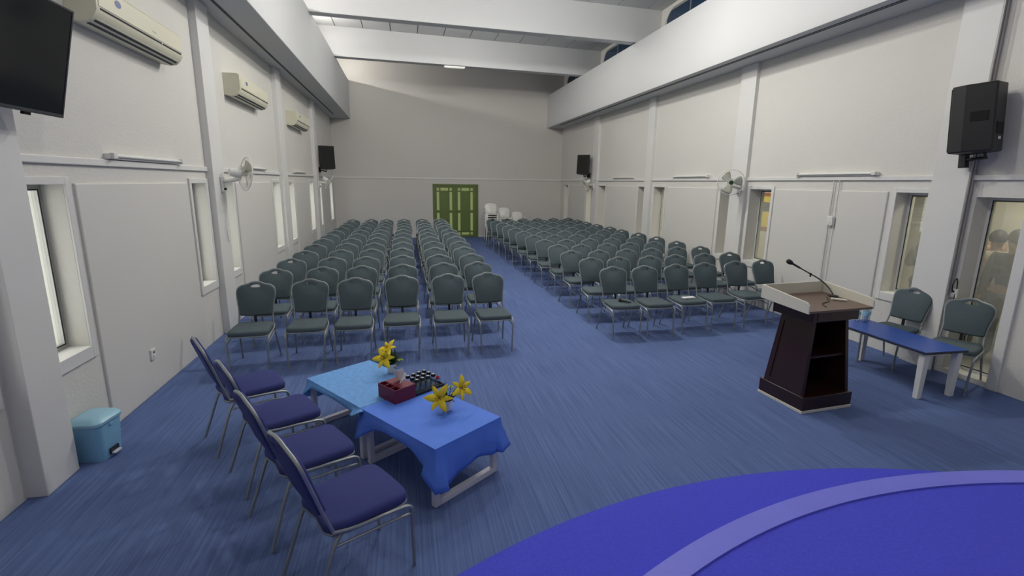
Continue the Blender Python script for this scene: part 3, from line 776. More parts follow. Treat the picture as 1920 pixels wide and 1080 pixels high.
# tapered body: two side walls, front wall, open cavity towards the stage
zb, zt = 0.165, 0.915; wb_, wt_ = 0.295, 0.215; db_, dt_ = 0.24, 0.19; th = 0.03
def wallpoly(m, pts0, pts1): m.add(pts0+pts1, [(3,2,1,0),(4,5,6,7),(0,1,5,4),(1,2,6,5),(2,3,7,6),(3,0,4,7)])
for s in (-1,1):
    m = MB()
    wallpoly(m, [(s*wb_,-db_,zb),(s*(wb_-th),-db_,zb),(s*(wb_-th),db_,zb),(s*wb_,db_,zb)], [(s*wt_,-dt_,zt),(s*(wt_-th),-dt_,zt),(s*(wt_-th),dt_,zt),(s*wt_,dt_,zt)])
    o = m.build('side_panel', 'wood', t)
    # raised frame on the side
    f = MB()
    def sp_pt(u, v, off=0.008):
        w = wb_+(wt_-wb_)*v; d = db_+(dt_-db_)*v; return (s*(w+off), -d+2*d*u, zb+(zt-zb)*v)
    for (u0,u1,v0,v1) in ((0.0,0.13,0.0,1.0),(0.87,1.0,0.0,1.0),(0.13,0.87,0.0,0.07),(0.13,0.87,0.9,1.0)):
        f.add([sp_pt(u0,v0),sp_pt(u1,v0),sp_pt(u1,v1),sp_pt(u0,v1),sp_pt(u0,v0,-0.002),sp_pt(u1,v0,-0.002),sp_pt(u1,v1,-0.002),sp_pt(u0,v1,-0.002)],
              [(0,1,2,3),(7,6,5,4),(0,4,5,1),(1,5,6,2),(2,6,7,3),(3,7,4,0)])
    f.build('side_moulding', 'wood', o)
m = MB(); wallpoly(m, [(-wb_+th,db_-th,zb),(wb_-th,db_-th,zb),(wb_-th,db_,zb),(-wb_+th,db_,zb)], [(-wt_+th,dt_-th,zt),(wt_-th,dt_-th,zt),(wt_-th,dt_,zt),(-wt_+th,dt_,zt)])
m.build('front_panel', 'wood', t)
m = MB(); w = wb_+(wt_-wb_)*0.5-th; d = db_+(dt_-db_)*0.5
m.box(-w,-d+0.03,0.53,w,d-th,0.55).build('shelf', 'wood', t)
MB().box(-0.29,-0.24,0.915,0.29,0.25,1.03).build('neck', 'wood', t, bevel=0.006)
MB().box(-0.24,-0.246,0.93,0.24,-0.2395,1.015).build('drawer_front', 'wood', t, bevel=0.003)
m = MB(); TWd, TD = 0.395, 0.285
# sloping tray: floor rises away from the speaker
def trz(y): return 1.045 + (y+TD)*0.06
V = [(x,y,trz(y)+dz) for dz in (-0.022,0) for x,y in ((-TWd,-TD),(TWd,-TD),(TWd,TD),(-TWd,TD))]
m.add(V, [(3,2,1,0),(4,5,6,7),(0,1,5,4),(1,2,6,5),(2,3,7,6),(3,0,4,7)]).build('desk_top', 'woodtop', t, bevel=0.003)
for s in (-1,1):
    poly = [(-TD+0.0,trz(-TD)-0.024),(-TD,trz(-TD)+0.055),(-TD+0.03,trz(-TD)+0.085),(TD+0.016,trz(TD)+0.115),(TD+0.016,trz(TD)-0.024)]
    MB().prism(poly, s*TWd, s*(TWd+0.018), lambda a,b,d: (d,a,b)).build('side_rim', 'ivory', t, bevel=0.003)
MB().box(-TWd,TD,trz(TD)-0.024,TWd,TD+0.016,trz(TD)+0.115).build('front_rim', 'ivory', t, bevel=0.003)

# microphone boom reaching over the lectern, remote and cable on the tray
lm = Matrix.Translation((4.03,4.10,0)) @ Matrix.Rotation(math.radians(5),4,'Z')
def lp(x,y,z): return lm @ Vector((x,y,z))
t = thing('microphone', 'black microphone on a slim boom arm leaning over the lectern corner', 'microphone', lp(0.33,0.1,trz(0.1)))
inv = Matrix.Translation(-t.location)
P = [inv @ lp(*p) for p in ((0.335,0.10,trz(0.1)+0.012),(0.36,0.2,1.15),(0.335,0.29,1.215),(0.28,0.36,1.262),(0.19,0.45,1.33))]
MB().lathe([(0.05,0),(0.05,0.01),(0.02,0.016),(0.0,0.018)], 18).build('base', 'black', t, smooth=40)
MB().tube(smoothpath(P, 4), 0.0065, 8).build('boom_arm', 'black', t, smooth=60)
dd = (P[-1]-P[-2]).normalized()
MB().lathe([(0.010,-0.03),(0.011,0.03),(0.012,0.06),(0.023,0.075),(0.027,0.10),(0.024,0.12),(0.012,0.132),(0.0,0.134)], 14, aim_matrix(P[-1], dd)).build('microphone_head', 'black', t, smooth=40)
MB().tube([P[3]+Vector((0,0,-0.03)), P[3]+Vector((0,0,0.012))], 0.009, 8).build('clamp', 'black', t, smooth=40)
o = MB().box(-0.025,-0.07,0,0.025,0.07,0.016).build('remote_control', 'ivory', None, bevel=0.005)
o.location = lp(0.26,-0.03,trz(-0.03)+0.001); o.rotation_euler = (math.radians(3.4),0,math.radians(60)); tag(o, 'small ivory remote lying on the lectern desk', 'remote')
o = MB().tube(smoothpath([lp(-0.1,-0.2,trz(-0.2)+0.005), lp(-0.04,-0.1,trz(-0.1)+0.005), lp(0.1,-0.05,trz(-0.05)+0.005), lp(0.22,0.08,trz(0.08)+0.005)], 5), 0.004, 6).build('microphone_cable', 'black', None, smooth=60)
tag(o, 'thin black cable lying across the lectern desk', 'cable')

# ------------------------------------------------------------------ blue low table with bottles
t = thing('low_table', 'low blue-topped table with thick white legs by the right wall', 'table', (5.48,4.44,0), math.radians(-1))
MB().box(-0.275,-0.61,0.505,0.275,0.61,0.524).build('table_edge', 'edge', t, bevel=0.004)
MB().box(-0.271,-0.606,0.5245,0.271,0.606,0.532).build('table_top', 'tableblue', t, bevel=0.003)
m = MB()
for sx in (-1,1): m.box(sx*0.13-0.012,-0.5,0.455,sx*0.13+0.012,0.5,0.505)
for sy in (-1,1): m.box(-0.118,sy*0.52-0.012,0.455,0.118,sy*0.52+0.012,0.505)
m.build('apron', 'white', t, bevel=0.002)
for sx in (-1,1):
    for sy in (-1,1):
        frustum(MB(), 0.055, 0.055, 0, 0.07, 0.07, 0.505, sx*0.21, sy*0.55).build('leg', 'white', t, bevel=0.005)
for k, (x,y) in enumerate(((5.60,4.93),(5.68,4.97),(5.55,4.99))):
    t = thing('water_bottle', ['clear water bottle on the blue table, nearest the lectern', 'clear water bottle on the blue table, nearest the wall', 'clear water bottle at the far end of the blue table'][k], 'bottle', (x,y,0.532), 0, 'water bottles on the blue table')
    MB().lathe([(0.028,0),(0.032,0.006),(0.032,0.05),(0.029,0.06),(0.032,0.07),(0.032,0.14),(0.027,0.17),(0.013,0.19),(0.0125,0.205)], 16).build('bottle_body', 'glassclear', t, smooth=50)
    MB().lathe([(0.0145,0.2),(0.015,0.202),(0.015,0.219),(0.0,0.221)], 14).build('cap', 'paleblue', t, smooth=40)
    MB().lathe([(0.0325,0.085),(0.0328,0.087),(0.0328,0.128),(0.0325,0.13)], 16).build('label_band', 'binlid', t, smooth=40)

# items left on the front right row
cz = 0.503
t = thing('hand_microphone', 'black handheld microphone lying on the first front chair of the right block', 'microphone', (3.08,6.50,cz+0.02), math.radians(35))
MB().tube([(0,-0.10,0),(0,0.05,0)], [0.012,0.016], 10).build('handle', 'black', t, smooth=50)
MB().lathe([(0.0,-0.03),(0.018,-0.02),(0.022,0.0),(0.018,0.02),(0.0,0.03)], 12, aim_matrix((0,0.075,0),(0,1,0))).build('grille', 'blackmatte', t, smooth=50)
o = MB().box(-0.10,-0.04,0,0.10,0.04,0.022).build('tissue_pack', 'tissue', None, bevel=0.008, loc=(4.17,6.60,0.502), rotz=0.1)
tag(o, 'white tissue pack lying on the third front chair of the right block', 'tissue pack')

# ------------------------------------------------------------------ pedal bin
t = thing('pedal_bin', 'light blue plastic pedal bin against the left pillar', 'bin', (-2.475,4.215,0), math.radians(-8))
def rrect(w, d, r, k=4):
    P = []
    for cx, cy, a0 in ((w/2-r,d/2-r,0),(-w/2+r,d/2-r,PI/2),(-w/2+r,-d/2+r,PI),(w/2-r,-d/2+r,1.5*PI)):
        for i in range(k+1): a = a0+PI/2*i/k; P.append((cx+r*math.cos(a), cy+r*math.sin(a)))
    return P
def loft(secs):
    m = MB(); V = []; F = []; n = len(secs[0][0])
    for P, z in secs: V += [(x,y,z) for x,y in P]
    for i in range(len(secs)-1):
        for k in range(n): F.append((i*n+k,i*n+(k+1)%n,(i+1)*n+(k+1)%n,(i+1)*n+k))
    F += [tuple(range(n-1,-1,-1)), tuple((len(secs)-1)*n+k for k in range(n))]
    return m.add(V,F)
loft([(rrect(0.215,0.235,0.05),0),(rrect(0.235,0.26,0.05),0.15),(rrect(0.25,0.275,0.05),0.30)]).build('bin_body', 'binblue', t, smooth=40)
loft([(rrect(0.262,0.288,0.055),0.298),(rrect(0.27,0.296,0.055),0.305),(rrect(0.268,0.294,0.055),0.325),(rrect(0.22,0.25,0.05),0.350),(rrect(0.12,0.15,0.04),0.362)]).build('lid', 'binlid', t, smooth=35)
MB().box(0.10,-0.045,0.03,0.125,0.045,0.075).build('pedal_slot', 'edge', t)
MB().box(0.112,-0.04,0.028,0.15,0.04,0.042).build('pedal', 'whitemetal', t, bevel=0.004)
MB().box(0.118,-0.02,0.262,0.130,0.02,0.285).build('catch', 'binblue', t, bevel=0.003)

# ------------------------------------------------------------------ split air conditioners
def ac(y0, y1, label):
    t = thing('air_conditioner', label, 'air conditioner', (XL,(y0+y1)/2,3.42), 0, 'air conditioners on the left wall')
    L = (y1-y0)/2; D = 0.235; H = 0.33
    prof = [(0,0.015),(0.10,0.0),(0.165,0.012),(0.205,0.05),(0.232,0.10),(D,0.14),(D,H-0.03),(0.215,H-0.004),(0.19,H),(0,H)]
    MB().prism(prof, -L, L, lambda a,b,d: (a,d,b)).build('housing', 'cream', t, smooth=35, bevel=0.004)
    MB().box(D-0.002,-L+0.03,0.135,D+0.005,L-0.03,H-0.05).build('front_panel', 'cream', t, bevel=0.002)
    # outlet: dark slot, flap, second dark slot along the rounded lower edge
    def strip(x0,z0,x1,z1,th_): 
        d = Vector((x1-x0,0,z1-z0)).normalized(); nn = Vector((d.z,0,-d.x))*th_
        V = [(x0,y,z0) for y in (-L+0.05,L-0.05)]+[(x1,y,z1) for y in (L-0.05,-L+0.05)]
        V2 = [(p[0]+nn.x,p[1],p[2]+nn.z) for p in V]
        return MB().add(V+V2, [(0,1,2,3),(7,6,5,4),(0,4,5,1),(1,5,6,2),(2,6,7,3),(3,7,4,0)])
    strip(0.224,0.095,0.236,0.125,0.003).build('outlet_slot', 'slot', t)
    strip(0.172,0.020,0.186,0.034,0.003).build('outlet_slot', 'slot', t)
    strip(0.120,0.004,0.150,0.010,0.003).build('outlet_slot', 'slot', t)
    strip(0.190,0.038,0.220,0.088,0.005).build('flap', 'cream', t)
    MB().lathe([(0.03,0),(0.03,0.003),(0.0,0.004)], 16, Matrix.Translation((D+0.005,-L+0.33,0.235)) @ Matrix.Rotation(PI/2,4,'Y') @ Matrix.Scale(1.6,4,(0,1,0))).build('badge', 'logo', t)
    MB().box(D+0.003,0.30,0.112,D+0.006,0.318,0.122).build('indicator', 'white', t)
    MB().box(D+0.004,0.12,0.18,D+0.0065,0.2,0.19).build('maker_plate', 'alu', t)
    return t
ac(4.98,6.60,'cream air conditioner nearest the stage, partly behind the television')
ac(8.62,10.22,'cream air conditioner in the middle of the left wall')
ac(12.72,14.28,'cream air conditioner farthest along the left wall')

# ------------------------------------------------------------------ wall fans
def fan(base, nx, head, aim, label):
    t = thing('wall_fan', label, 'fan', base, 0, 'oscillating fans on the pilasters')
    b = Vector(base); h = Vector(head)-b; aim = Vector(aim).normalized()
    m = MB(); m.box(min(0,nx*0.03),-0.045,-0.11,max(0,nx*0.03),0.045,0.10); m.build('wall_bracket', 'white', t, bevel=0.008)
    MB().tube(smoothpath([(nx*0.03,0,0.04),(nx*0.12,0,0.045),h+Vector((0,0,-0.075))-aim*0.03,h+Vector((0,0,-0.04))-aim*0.02], 4), [0.026]*4*3+[0.022], 8).build('arm', 'white', t, smooth=50)
    MB().lathe([(0.014,0),(0.017,0.012),(0.014,0.03),(0,0.032)], 12, aim_matrix((nx*0.03,0,-0.07),(nx,0,0))).build('control_knob', 'black', t, smooth=50)
    Mx = aim_matrix(h, aim)
    MB().lathe([(0.0,-0.155),(0.045,-0.152),(0.058,-0.13),(0.066,-0.05),(0.066,-0.01),(0.05,0.0),(0.0,0.0)], 20, Mx).build('motor', 'white', t, smooth=40)
    R = 0.235; zc = 0.07
    m = MB()
    for k in range(3):
        V = []; F = []
        for i in range(8):
            for j in range(6):
                r = 0.035+0.165*i/7; a = k*2*PI/3 + (j/5-0.35)*(1.25 if i > 1 else 0.8)*(1-0.25*(i/7)**3)
                V.append(Mx @ Vector((r*math.cos(a), r*math.sin(a), zc-0.025+0.045*j/5)))
        for i in range(7):
            for j in range(5): F.append((i*6+j,(i+1)*6+j,(i+1)*6+j+1,i*6+j+1))
        mm = MB().add(V,F); o = mm.build('blade', 'fanblade', t, smooth=60); md = o.modifiers.new('thickness','SOLIDIFY'); md.thickness = 0.003
    MB().lathe([(0.0,0.0),(0.034,0.005),(0.036,0.06),(0.03,0.085),(0.0,0.09)], 16, Mx).build('hub', 'fanblade', t, smooth=40)
    MB().lathe([(0.0,0.145),(0.036,0.143),(0.04,0.138),(0.036,0.134),(0.0,0.133)], 18, Mx).build('guard_badge', 'leaf' if nx < 0 and base[1] < 10 else 'white', t, smooth=40)
    g = MB()
    g.tube([Mx @ Vector((R*math.cos(a), R*math.sin(a), zc)) for a in [2*PI*k/40 for k in range(40)]], 0.0085, 6, closed=True)
    for k in range(44):
        a = 2*PI*k/44; c, s_ = math.cos(a), math.sin(a)
        g.tube([Mx @ Vector((r*c, r*s_, z)) for r, z in ((0.036,0.138),(0.12,0.132),(0.20,0.108),(R,zc))], 0.0014, 3, cap=False)
        g.tube([Mx @ Vector((r*c, r*s_, z)) for r, z in ((0.06,-0.004),(0.16,0.012),(R,zc))], 0.0014, 3, cap=False)
    g.build('guard', 'white', t, smooth=60)
    return t
fan((XL+0.093,7.82,2.12), 1, (-2.30,7.90,2.27), (0.80,0.58,-0.12), 'white wall fan on the left wall nearest the stage, turned to the chairs')
fan((XL+0.093,15.93,2.08), 1, (-2.28,15.98,2.18), (0.85,0.1,-0.55), 'white wall fan on the left wall under the far speaker')
fan((XR-0.07,8.50,2.12), -1, (5.98,8.42,2.26), (-0.50,-0.86,-0.10), 'white wall fan on the right wall facing the stage')
fan((XR-0.07,16.13,2.10), -1, (5.97,16.1,2.22), (-0.85,0.1,-0.55), 'white wall fan on the right wall under the far speaker')

# ------------------------------------------------------------------ loudspeakers
def speaker(loc, rz, tilt, w, d, h, label, anchor):
    t = thing('loudspeaker', label, 'speaker', loc, 0, 'loudspeakers on wall brackets')
    t.rotation_euler = (tilt,0,rz)                               # local -Y is the grille side
    poly = [(-w/2,-d/2),(w/2,-d/2),(w/2,-d*0.15),(w*0.27,d/2),(-w*0.27,d/2),(-w/2,-d*0.15)]
    MB().prism(poly, 0, h, lambda a,b,z: (a,b,z)).build('cabinet', 'black', t, bevel=0.015)
    MB().box(-w/2+0.02,-d/2-0.012,0.02,w/2-0.02,-d/2-0.001,h-0.02).build('grille', 'blackmatte', t, bevel=0.006)
    m = MB(); 
    for s in (-1,1):
        a = Vector((s*w/2,-d*0.15,0)); b = Vector((s*w*0.27,d/2,0)); c = (a+b)/2; u = (b-a).normalized(); nn = Vector((u.y,-u.x,0))*(1 if s > 0 else -1)
        hb = MB(); mt = Matrix.Translation(c+Vector((0,0,h*0.52))) @ Matrix(((u.x,nn.x,0,0),(u.y,nn.y,0,0),(0,0,1,0),(0,0,0,1)))
        hb.xbox(mt, 0.15, 0.012, 0.10); hb.build('handle_recess', 'blackmatte', t, bevel=0.004)
    MB().box(-w*0.1,d/2-0.001,0.12,w*0.03,d/2+0.002,0.15).build('rating_label', 'white', t)
    MB().box(-w*0.16,d/2-0.004,h*0.25,w*0.16,d/2+0.006,h*0.42).build('rear_plate', 'blackmatte', t)
    # steel bracket to the wall, in the speaker's frame
    R = Euler((tilt,0,rz)).to_matrix(); a = R.inverted() @ (Vector(anchor)-Vector(loc))
    m = MB().tube([(0,d*0.2,0.0),(0,d*0.25,-0.06),a], 0.018, 8); m.xbox(Matrix.Translation(a) , 0.10, 0.06, 0.16)
    m.build('bracket', 'black', t)
    return t
speaker((6.045,4.36,2.57), math.radians(194), math.radians(5), 0.41, 0.35, 0.70, 'large black loudspeaker on the near right pilaster above the blue table', (6.17,4.56,2.50))
speaker((-2.33,16.35,2.52), math.radians(20), math.radians(-4), 0.44, 0.36, 0.68, 'black loudspeaker in the far left corner above a fan', (-2.57,16.45,2.50))
speaker((6.00,16.5,2.50), math.radians(-35), math.radians(-6), 0.42, 0.34, 0.64, 'black loudspeaker on the far right wall above a fan', (6.25,16.65,2.48))

# ------------------------------------------------------------------ television on the near left wall
t = thing('television', 'black flat television tilted down on the near left wall, cut by the frame', 'television', (-2.31,3.55,2.585))
t.rotation_euler = (0, math.radians(13.5), 0)
MB().box(-0.05,-0.62,0,-0.012,0.62,0.71).build('casing', 'black', t, bevel=0.006)
m = MB(); e = 0.014
m.box(-0.012,-0.62,0,0.0,-0.62+e,0.71); m.box(-0.012,0.62-e,0,0.0,0.62,0.71); m.box(-0.012,-0.62+e,0,0.0,0.62-e,e+0.008); m.box(-0.012,-0.62+e,0.71-e,0.0,0.62-e,0.71)
m.build('bezel', 'slot', t, bevel=0.002)
MB().box(-0.012,-0.62+e,e+0.008,-0.004,0.62-e,0.71-e).build('screen', 'blackgloss', t)
MB().box(-0.04,0.28,-0.02,-0.02,0.34,0.0).build('sensor', 'black', t)
m = MB(); m.box(-0.20,-0.16,0.10,-0.05,0.16,0.42); m.box(-0.28,-0.05,0.18,-0.20,0.05,0.36); m.box(-0.12,-0.35,-0.05,-0.05,-0.02,0.10)
m.build('mount', 'black', t)
o = MB().tube(smoothpath([(-2.60,3.62,2.52),(-2.52,3.70,2.44),(-2.54,3.64,2.36),(-2.60,3.50,2.34),(-2.6,3.40,2.36)], 5), 0.005, 6).build('television_cable', 'white', None, smooth=60)
tag(o, 'thin white cable looping on the left pillar below the television', 'cable')

# ------------------------------------------------------------------ tube lights (off) and small wall fittings
def tube_light(side, y0, y1, label):
    x = XL+0.03 if side == 'L' else XR-0.03; s = 1 if side == 'L' else -1
    t = thing('tube_light', label, 'tube light', (x,(y0+y1)/2,2.35), 0, 'unlit tube lights above the dado')
    L = (y1-y0)/2
    MB().box(min(-s*0.03,s*0.02),-L,0.0,max(-s*0.03,s*0.02),L,0.05).build('batten', 'white', t, bevel=0.004)
    MB().tube([(s*0.035,-L+0.05,0.03),(s*0.035,L-0.05,0.03)], 0.013, 10).build('tube', 'white', t, smooth=40)
    for e in (-1,1): MB().box(min(s*0.018,s*0.055),e*(L-0.03)-0.03,0.005,max(s*0.018,s*0.055),e*(L-0.03)+0.03,0.055).build('end_cap', 'trim', t, bevel=0.003)
tube_light('L', 5.22,6.70, 'white tube light on the left dado below the nearest air conditioner')
tube_light('L', 9.0,10.4, 'white tube light on the left dado behind the near fan')
tube_light('L', 12.9,14.3, 'white tube light on the left dado below the farthest air conditioner')
tube_light('R', 5.70,7.15, 'white tube light on the right dado above the lectern')
tube_light('R', 9.58,11.04, 'white tube light on the right dado left of the near fan')
tube_light('R', 13.2,14.6, 'white tube light on the right dado nearest the far speaker')
o = thing('switch_conduit', 'white conduit dropping from the right dado to a switch box', 'conduit', (XR-0.022,6.35,0))
for dy in (-0.05,0.05): MB().tube([(-0.008,dy,2.285),(-0.008,dy,0.05)], 0.008, 8).build('pipe', 'trim', o, smooth=40)
MB().box(-0.04,-0.045,1.62,0.0,0.045,1.76).build('switch_box', 'white', o, bevel=0.006)
MB().box(-0.046,-0.018,1.70,-0.039,0.018,1.74).build('switch', 'trim', o, bevel=0.002)
MB().box(-0.046,-0.018,1.64,-0.039,0.018,1.68).build('switch', 'trim', o, bevel=0.002)
o = thing('pilaster_conduit', 'pair of grey conduits running up the near right pilaster behind the speaker', 'conduit', (XR-0.05,4.515,0))
for dx in (-0.025,0.02): MB().tube([(dx,0,0.95),(dx,0,4.36)], 0.011, 8).build('pipe', 'alu', o, smooth=40)
o = thing('fan_conduit', 'white conduit below the right fan beside the slit window', 'conduit', (XR-0.01,8.83,0))
MB().tube([(0,0,0.05),(0,0,2.05)], 0.012, 8).build('pipe', 'trim', o, smooth=40)
def socket(loc, s, label):
    o = thing('wall_socket', label, 'socket', loc)
    MB().box(min(0,s*0.018),-0.045,-0.055,max(0,s*0.018),0.045,0.055).build('plate', 'white', o, bevel=0.004)
    MB().box(min(s*0.017,s*0.026),-0.02,-0.035,max(s*0.017,s*0.026),0.02,-0.005).build('rocker', 'trim', o, bevel=0.002)
    MB().box(min(s*0.017,s*0.021),-0.012,0.01,max(s*0.017,s*0.021),0.012,0.03).build('outlet', 'slot', o)
socket((XL+0.022,5.50,0.41), 1, 'white wall socket low on the left wall panel')
socket((XR,4.49,0.98), -1, 'white wall socket behind the chairs by the near right pilaster')
o = MB().tube(smoothpath([(XR-0.03,4.49,1.0),(XR-0.06,4.48,1.08),(XR-0.03,4.47,1.16),(XR-0.01,4.465,1.05),(XR-0.02,4.47,0.9)], 5), 0.006, 6).build('plug_cable', 'black', None, smooth=60)
tag(o, 'black plug cable looping at the socket beside the tall window', 'cable')
o = MB().tube(smoothpath([(-2.50,7.82,2.0),(-2.515,7.85,1.75),(-2.52,7.78,1.5),(-2.525,7.84,1.3)], 5), 0.006, 6).build('fan_cable', 'white', None, smooth=60)
tag(o, 'white cable hanging below the near left wall fan', 'cable')
# poster in the side corridor
o = thing('poster', 'yellow poster with red bars in the side room behind the right window', 'poster', (8.345,10.15,1.6))
MB().box(-0.006,-0.3,-0.36,0,0.3,0.36).build('sheet', 'poster', o)
MB().box(-0.009,-0.3,0.36,0,0.3,0.44).build('top_bar', 'posterred', o)
MB().box(-0.009,-0.3,-0.44,0,0.3,-0.36).build('bottom_bar', 'posterred', o)
MB().box(-0.008,-0.1,0.0,-0.0055,0.3,0.22).build('dark_print', 'slot', o)

# louvred vent high on the side corridor wall
o = thing('louvre_vent', 'pale louvred vent on the side room wall behind the window next to the lectern', 'vent', (8.34,6.50,1.87))
m = MB(); m.box(-0.02,-0.33,-0.26,0,-0.29,0.26); m.box(-0.02,0.29,-0.26,0,0.33,0.26); m.box(-0.02,-0.29,-0.26,0,0.29,-0.22); m.box(-0.02,-0.29,0.22,0,0.29,0.26)
m.build('frame', 'trim', o)
for k in range(8): MB().xbox(Matrix.Translation((-0.012,0,-0.19+k*0.054)) @ Matrix.Rotation(math.radians(40),4,'Y'), 0.035, 0.57, 0.006).build('slat', 'cream', o)

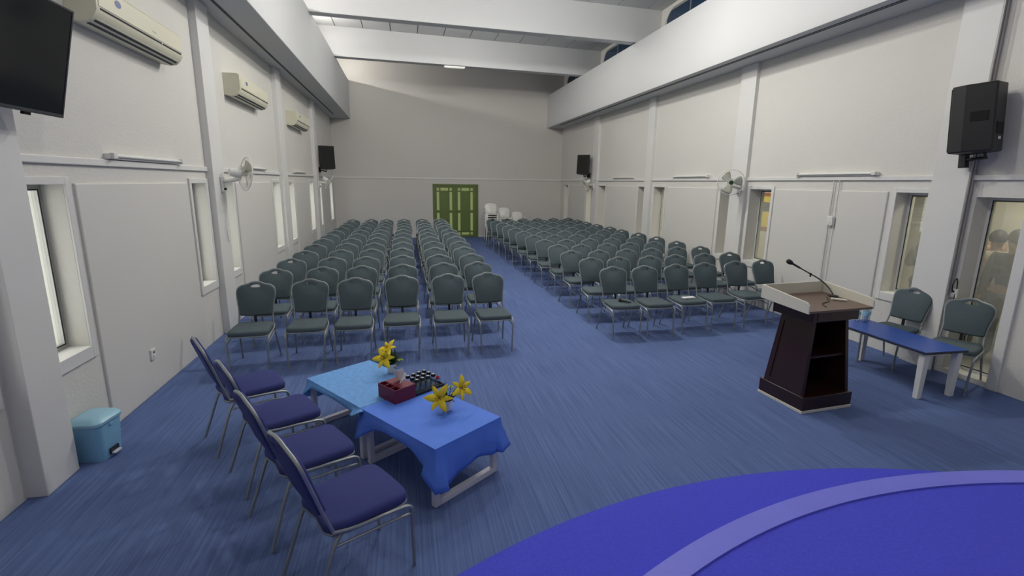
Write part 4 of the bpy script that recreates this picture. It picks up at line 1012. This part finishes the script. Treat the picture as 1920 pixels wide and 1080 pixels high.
# ------------------------------------------------------------------ people in the side room, seen through the glass
def skin_object(name, pts, edges, root, material, parent, sub=1):
    """pts: name -> (position, radius)"""
    keys = list(pts); me = bpy.data.meshes.new(name)
    me.from_pydata([pts[k][0] for k in keys], [(keys.index(a), keys.index(b)) for a,b in edges], [])
    o = bpy.data.objects.new(name, me); COL.objects.link(o); o.parent = parent
    me.materials.append(M[material])
    sk = o.modifiers.new('skin', 'SKIN'); sk.use_smooth_shade = True
    for i, k in enumerate(keys):
        r = pts[k][1]; me.skin_vertices[0].data[i].radius = r if isinstance(r, tuple) else (r, r); me.skin_vertices[0].data[i].use_root = (k == root)
    ss = o.modifiers.new('subdivision', 'SUBSURF'); ss.levels = sub; ss.render_levels = sub
    return o
def person(loc, rz, h, shirt, arms, label):
    """faces local -Y; arms: dict side -> (elbow, wrist, finger direction) in units of the height"""
    t = thing('person', label, 'person', loc, rz, 'people in the side room')
    P = {'pel': ((0,0,.53*h),(.080*h,.060*h)), 'wst': ((0,0,.61*h),(.072*h,.055*h)), 'chs': ((0,0,.73*h),(.085*h,.060*h)), 'nkb': ((0,0.004*h,.815*h),.040*h),
         'nck': ((0,-.004*h,.855*h),.033*h), 'hd1': ((0,-.012*h,.905*h),(.046*h,.050*h)), 'hd2': ((0,-.010*h,.955*h),(.047*h,.054*h)), 'hd3': ((0,-.004*h,.985*h),.030*h),
         'nos': ((0,-.070*h,.918*h),.008*h)}
    E = [('pel','wst'),('wst','chs'),('chs','nkb'),('nkb','nck'),('nck','hd1'),('hd1','hd2'),('hd2','hd3'),('hd1','nos')]
    SH = {k: P[k] for k in ('pel','wst','chs','nkb')}; SH = {k: (v[0], tuple(x*1.10 for x in v[1]) if isinstance(v[1], tuple) else v[1]*1.15) for k,v in SH.items()}
    SE = [('pel','wst'),('wst','chs'),('chs','nkb')]
    TR = {'pel': ((0,0,.535*h),(.086*h,.066*h))}; TE = []
    for s, n in ((1,'l'),(-1,'r')):
        el, wr, fd = arms[n]; el = Vector((s*el[0],el[1],el[2]))*h; wr = Vector((s*wr[0],wr[1],wr[2]))*h; fd = Vector((s*fd[0],fd[1],fd[2])).normalized()
        P['sh'+n] = ((s*.105*h,0,.80*h),.042*h); P['el'+n] = (tuple(el),.028*h); P['wr'+n] = (tuple(wr),.018*h)
        pl = wr+fd*.045*h; P['pl'+n] = (tuple(pl),(.022*h,.012*h)); E += [('chs','sh'+n),('sh'+n,'el'+n),('el'+n,'wr'+n),('wr'+n,'pl'+n)]
        side = fd.cross(Vector((0,1,0.3))).normalized()
        for q,(off,ln) in enumerate(((-.018,.040),(-.006,.046),(.006,.043),(.017,.035))):
            a = pl+fd*.018*h+side*off*h; b = a+fd*ln*.55*h+Vector((0,-.004*h,0)); c = b+fd*ln*.4*h+Vector((0,-.010*h,-.004*h))
            P['f%d%sa'%(q,n)] = (tuple(a),.0055*h); P['f%d%sb'%(q,n)] = (tuple(b),.005*h); P['f%d%sc'%(q,n)] = (tuple(c),.0042*h)
            E += [('pl'+n,'f%d%sa'%(q,n)),('f%d%sa'%(q,n),'f%d%sb'%(q,n)),('f%d%sb'%(q,n),'f%d%sc'%(q,n))]
        a = wr+fd*.018*h-side*.022*h; b = a+fd*.028*h-side*.012*h; P['tha'+n] = (tuple(a),.007*h); P['thb'+n] = (tuple(b),.0055*h); E += [('wr'+n,'tha'+n),('tha'+n,'thb'+n)]
        P['hp'+n] = ((s*.052*h,0,.49*h),.055*h); P['kn'+n] = ((s*.058*h,-.008*h,.285*h),.036*h); P['an'+n] = ((s*.060*h,.008*h,.045*h),.022*h); P['to'+n] = ((s*.066*h,-.085*h,.018*h),.018*h)
        E += [('pel','hp'+n),('hp'+n,'kn'+n),('kn'+n,'an'+n),('an'+n,'to'+n)]
        SH['sh'+n] = (P['sh'+n][0],.050*h); SH['el'+n] = (tuple(el),.036*h); SH['cf'+n] = (tuple(el+(wr-el)*0.85),.026*h); SE += [('chs','sh'+n),('sh'+n,'el'+n),('el'+n,'cf'+n)]
        TR['hp'+n] = (P['hp'+n][0],.062*h); TR['kn'+n] = (P['kn'+n][0],.046*h); TR['an'+n] = ((s*.060*h,.004*h,.05*h),.038*h); TE += [('pel','hp'+n),('hp'+n,'kn'+n),('kn'+n,'an'+n)]
        MB().lathe([(0,-.012*h),(.012*h,0),(0,.012*h)], 8, Matrix.Translation((s*.047*h,-.004*h,.918*h)) @ Matrix.Scale(0.4,4,(1,0,0))).build('ear', 'skin', t, smooth=80)
        MB().lathe([(0,-.006*h),(.006*h,0),(0,.006*h)], 8, Matrix.Translation((s*.018*h,-.056*h,.930*h))).build('eye', 'black', t, smooth=80)
    MB().box(-.014*h,-.060*h,.888*h,.014*h,-.052*h,.892*h).build('mouth', 'anther', t)
    skin_object('body', P, E, 'pel', 'skin', t, 2)
    skin_object('shirt', SH, SE, 'pel', shirt, t, 2)
    skin_object('trousers', TR, TE, 'pel', 'trousers', t, 2)
    m = MB(); V = []; F = []; n = 16
    for i in range(7):
        th = PI/2*i/6*1.25
        for k in range(n):
            a = 2*PI*k/n; fr = -math.sin(a)                       # 1 towards the face
            tt = th*(1.12-0.5*max(0,fr))
            V.append((.056*h*math.sin(tt)*math.cos(a), -.004*h+.062*h*math.sin(tt)*math.sin(a), .945*h+.062*h*math.cos(tt)))
    for i in range(6):
        for k in range(n): F.append((i*n+k,i*n+(k+1)%n,(i+1)*n+(k+1)%n,(i+1)*n+k))
    o = m.add(V,F).build('hair', 'hair', t, smooth=80); md = o.modifiers.new('thickness','SOLIDIFY'); md.thickness = 0.006
    return t
UPA = {'l': ((.15,-.07,.66),(.06,-.17,.80),(-.3,-.2,1)), 'r': ((.15,-.07,.66),(.06,-.17,.80),(-.3,-.2,1))}
DWN = {'l': ((.15,.02,.63),(.16,-.03,.48),(0,-.1,-1)), 'r': ((.15,.02,.63),(.16,-.03,.48),(0,-.1,-1))}
MIX = {'l': ((.15,-.03,.64),(.03,-.14,.70),(-1,-.2,.1)), 'r': ((.15,.02,.63),(.16,-.03,.48),(0,-.1,-1))}
person((7.62,5.02,0), math.radians(125), 1.66, 'shirtbeige', UPA, 'person in a beige shirt behind the tall window glass, seen from the back')
person((7.40,4.66,0), math.radians(150), 1.70, 'shirtdark', DWN, 'person in dark clothes at the near edge of the tall window')
person((7.62,5.86,0), math.radians(120), 1.62, 'shirtgrey', MIX, 'person in a grey shirt behind the window next to the lectern')
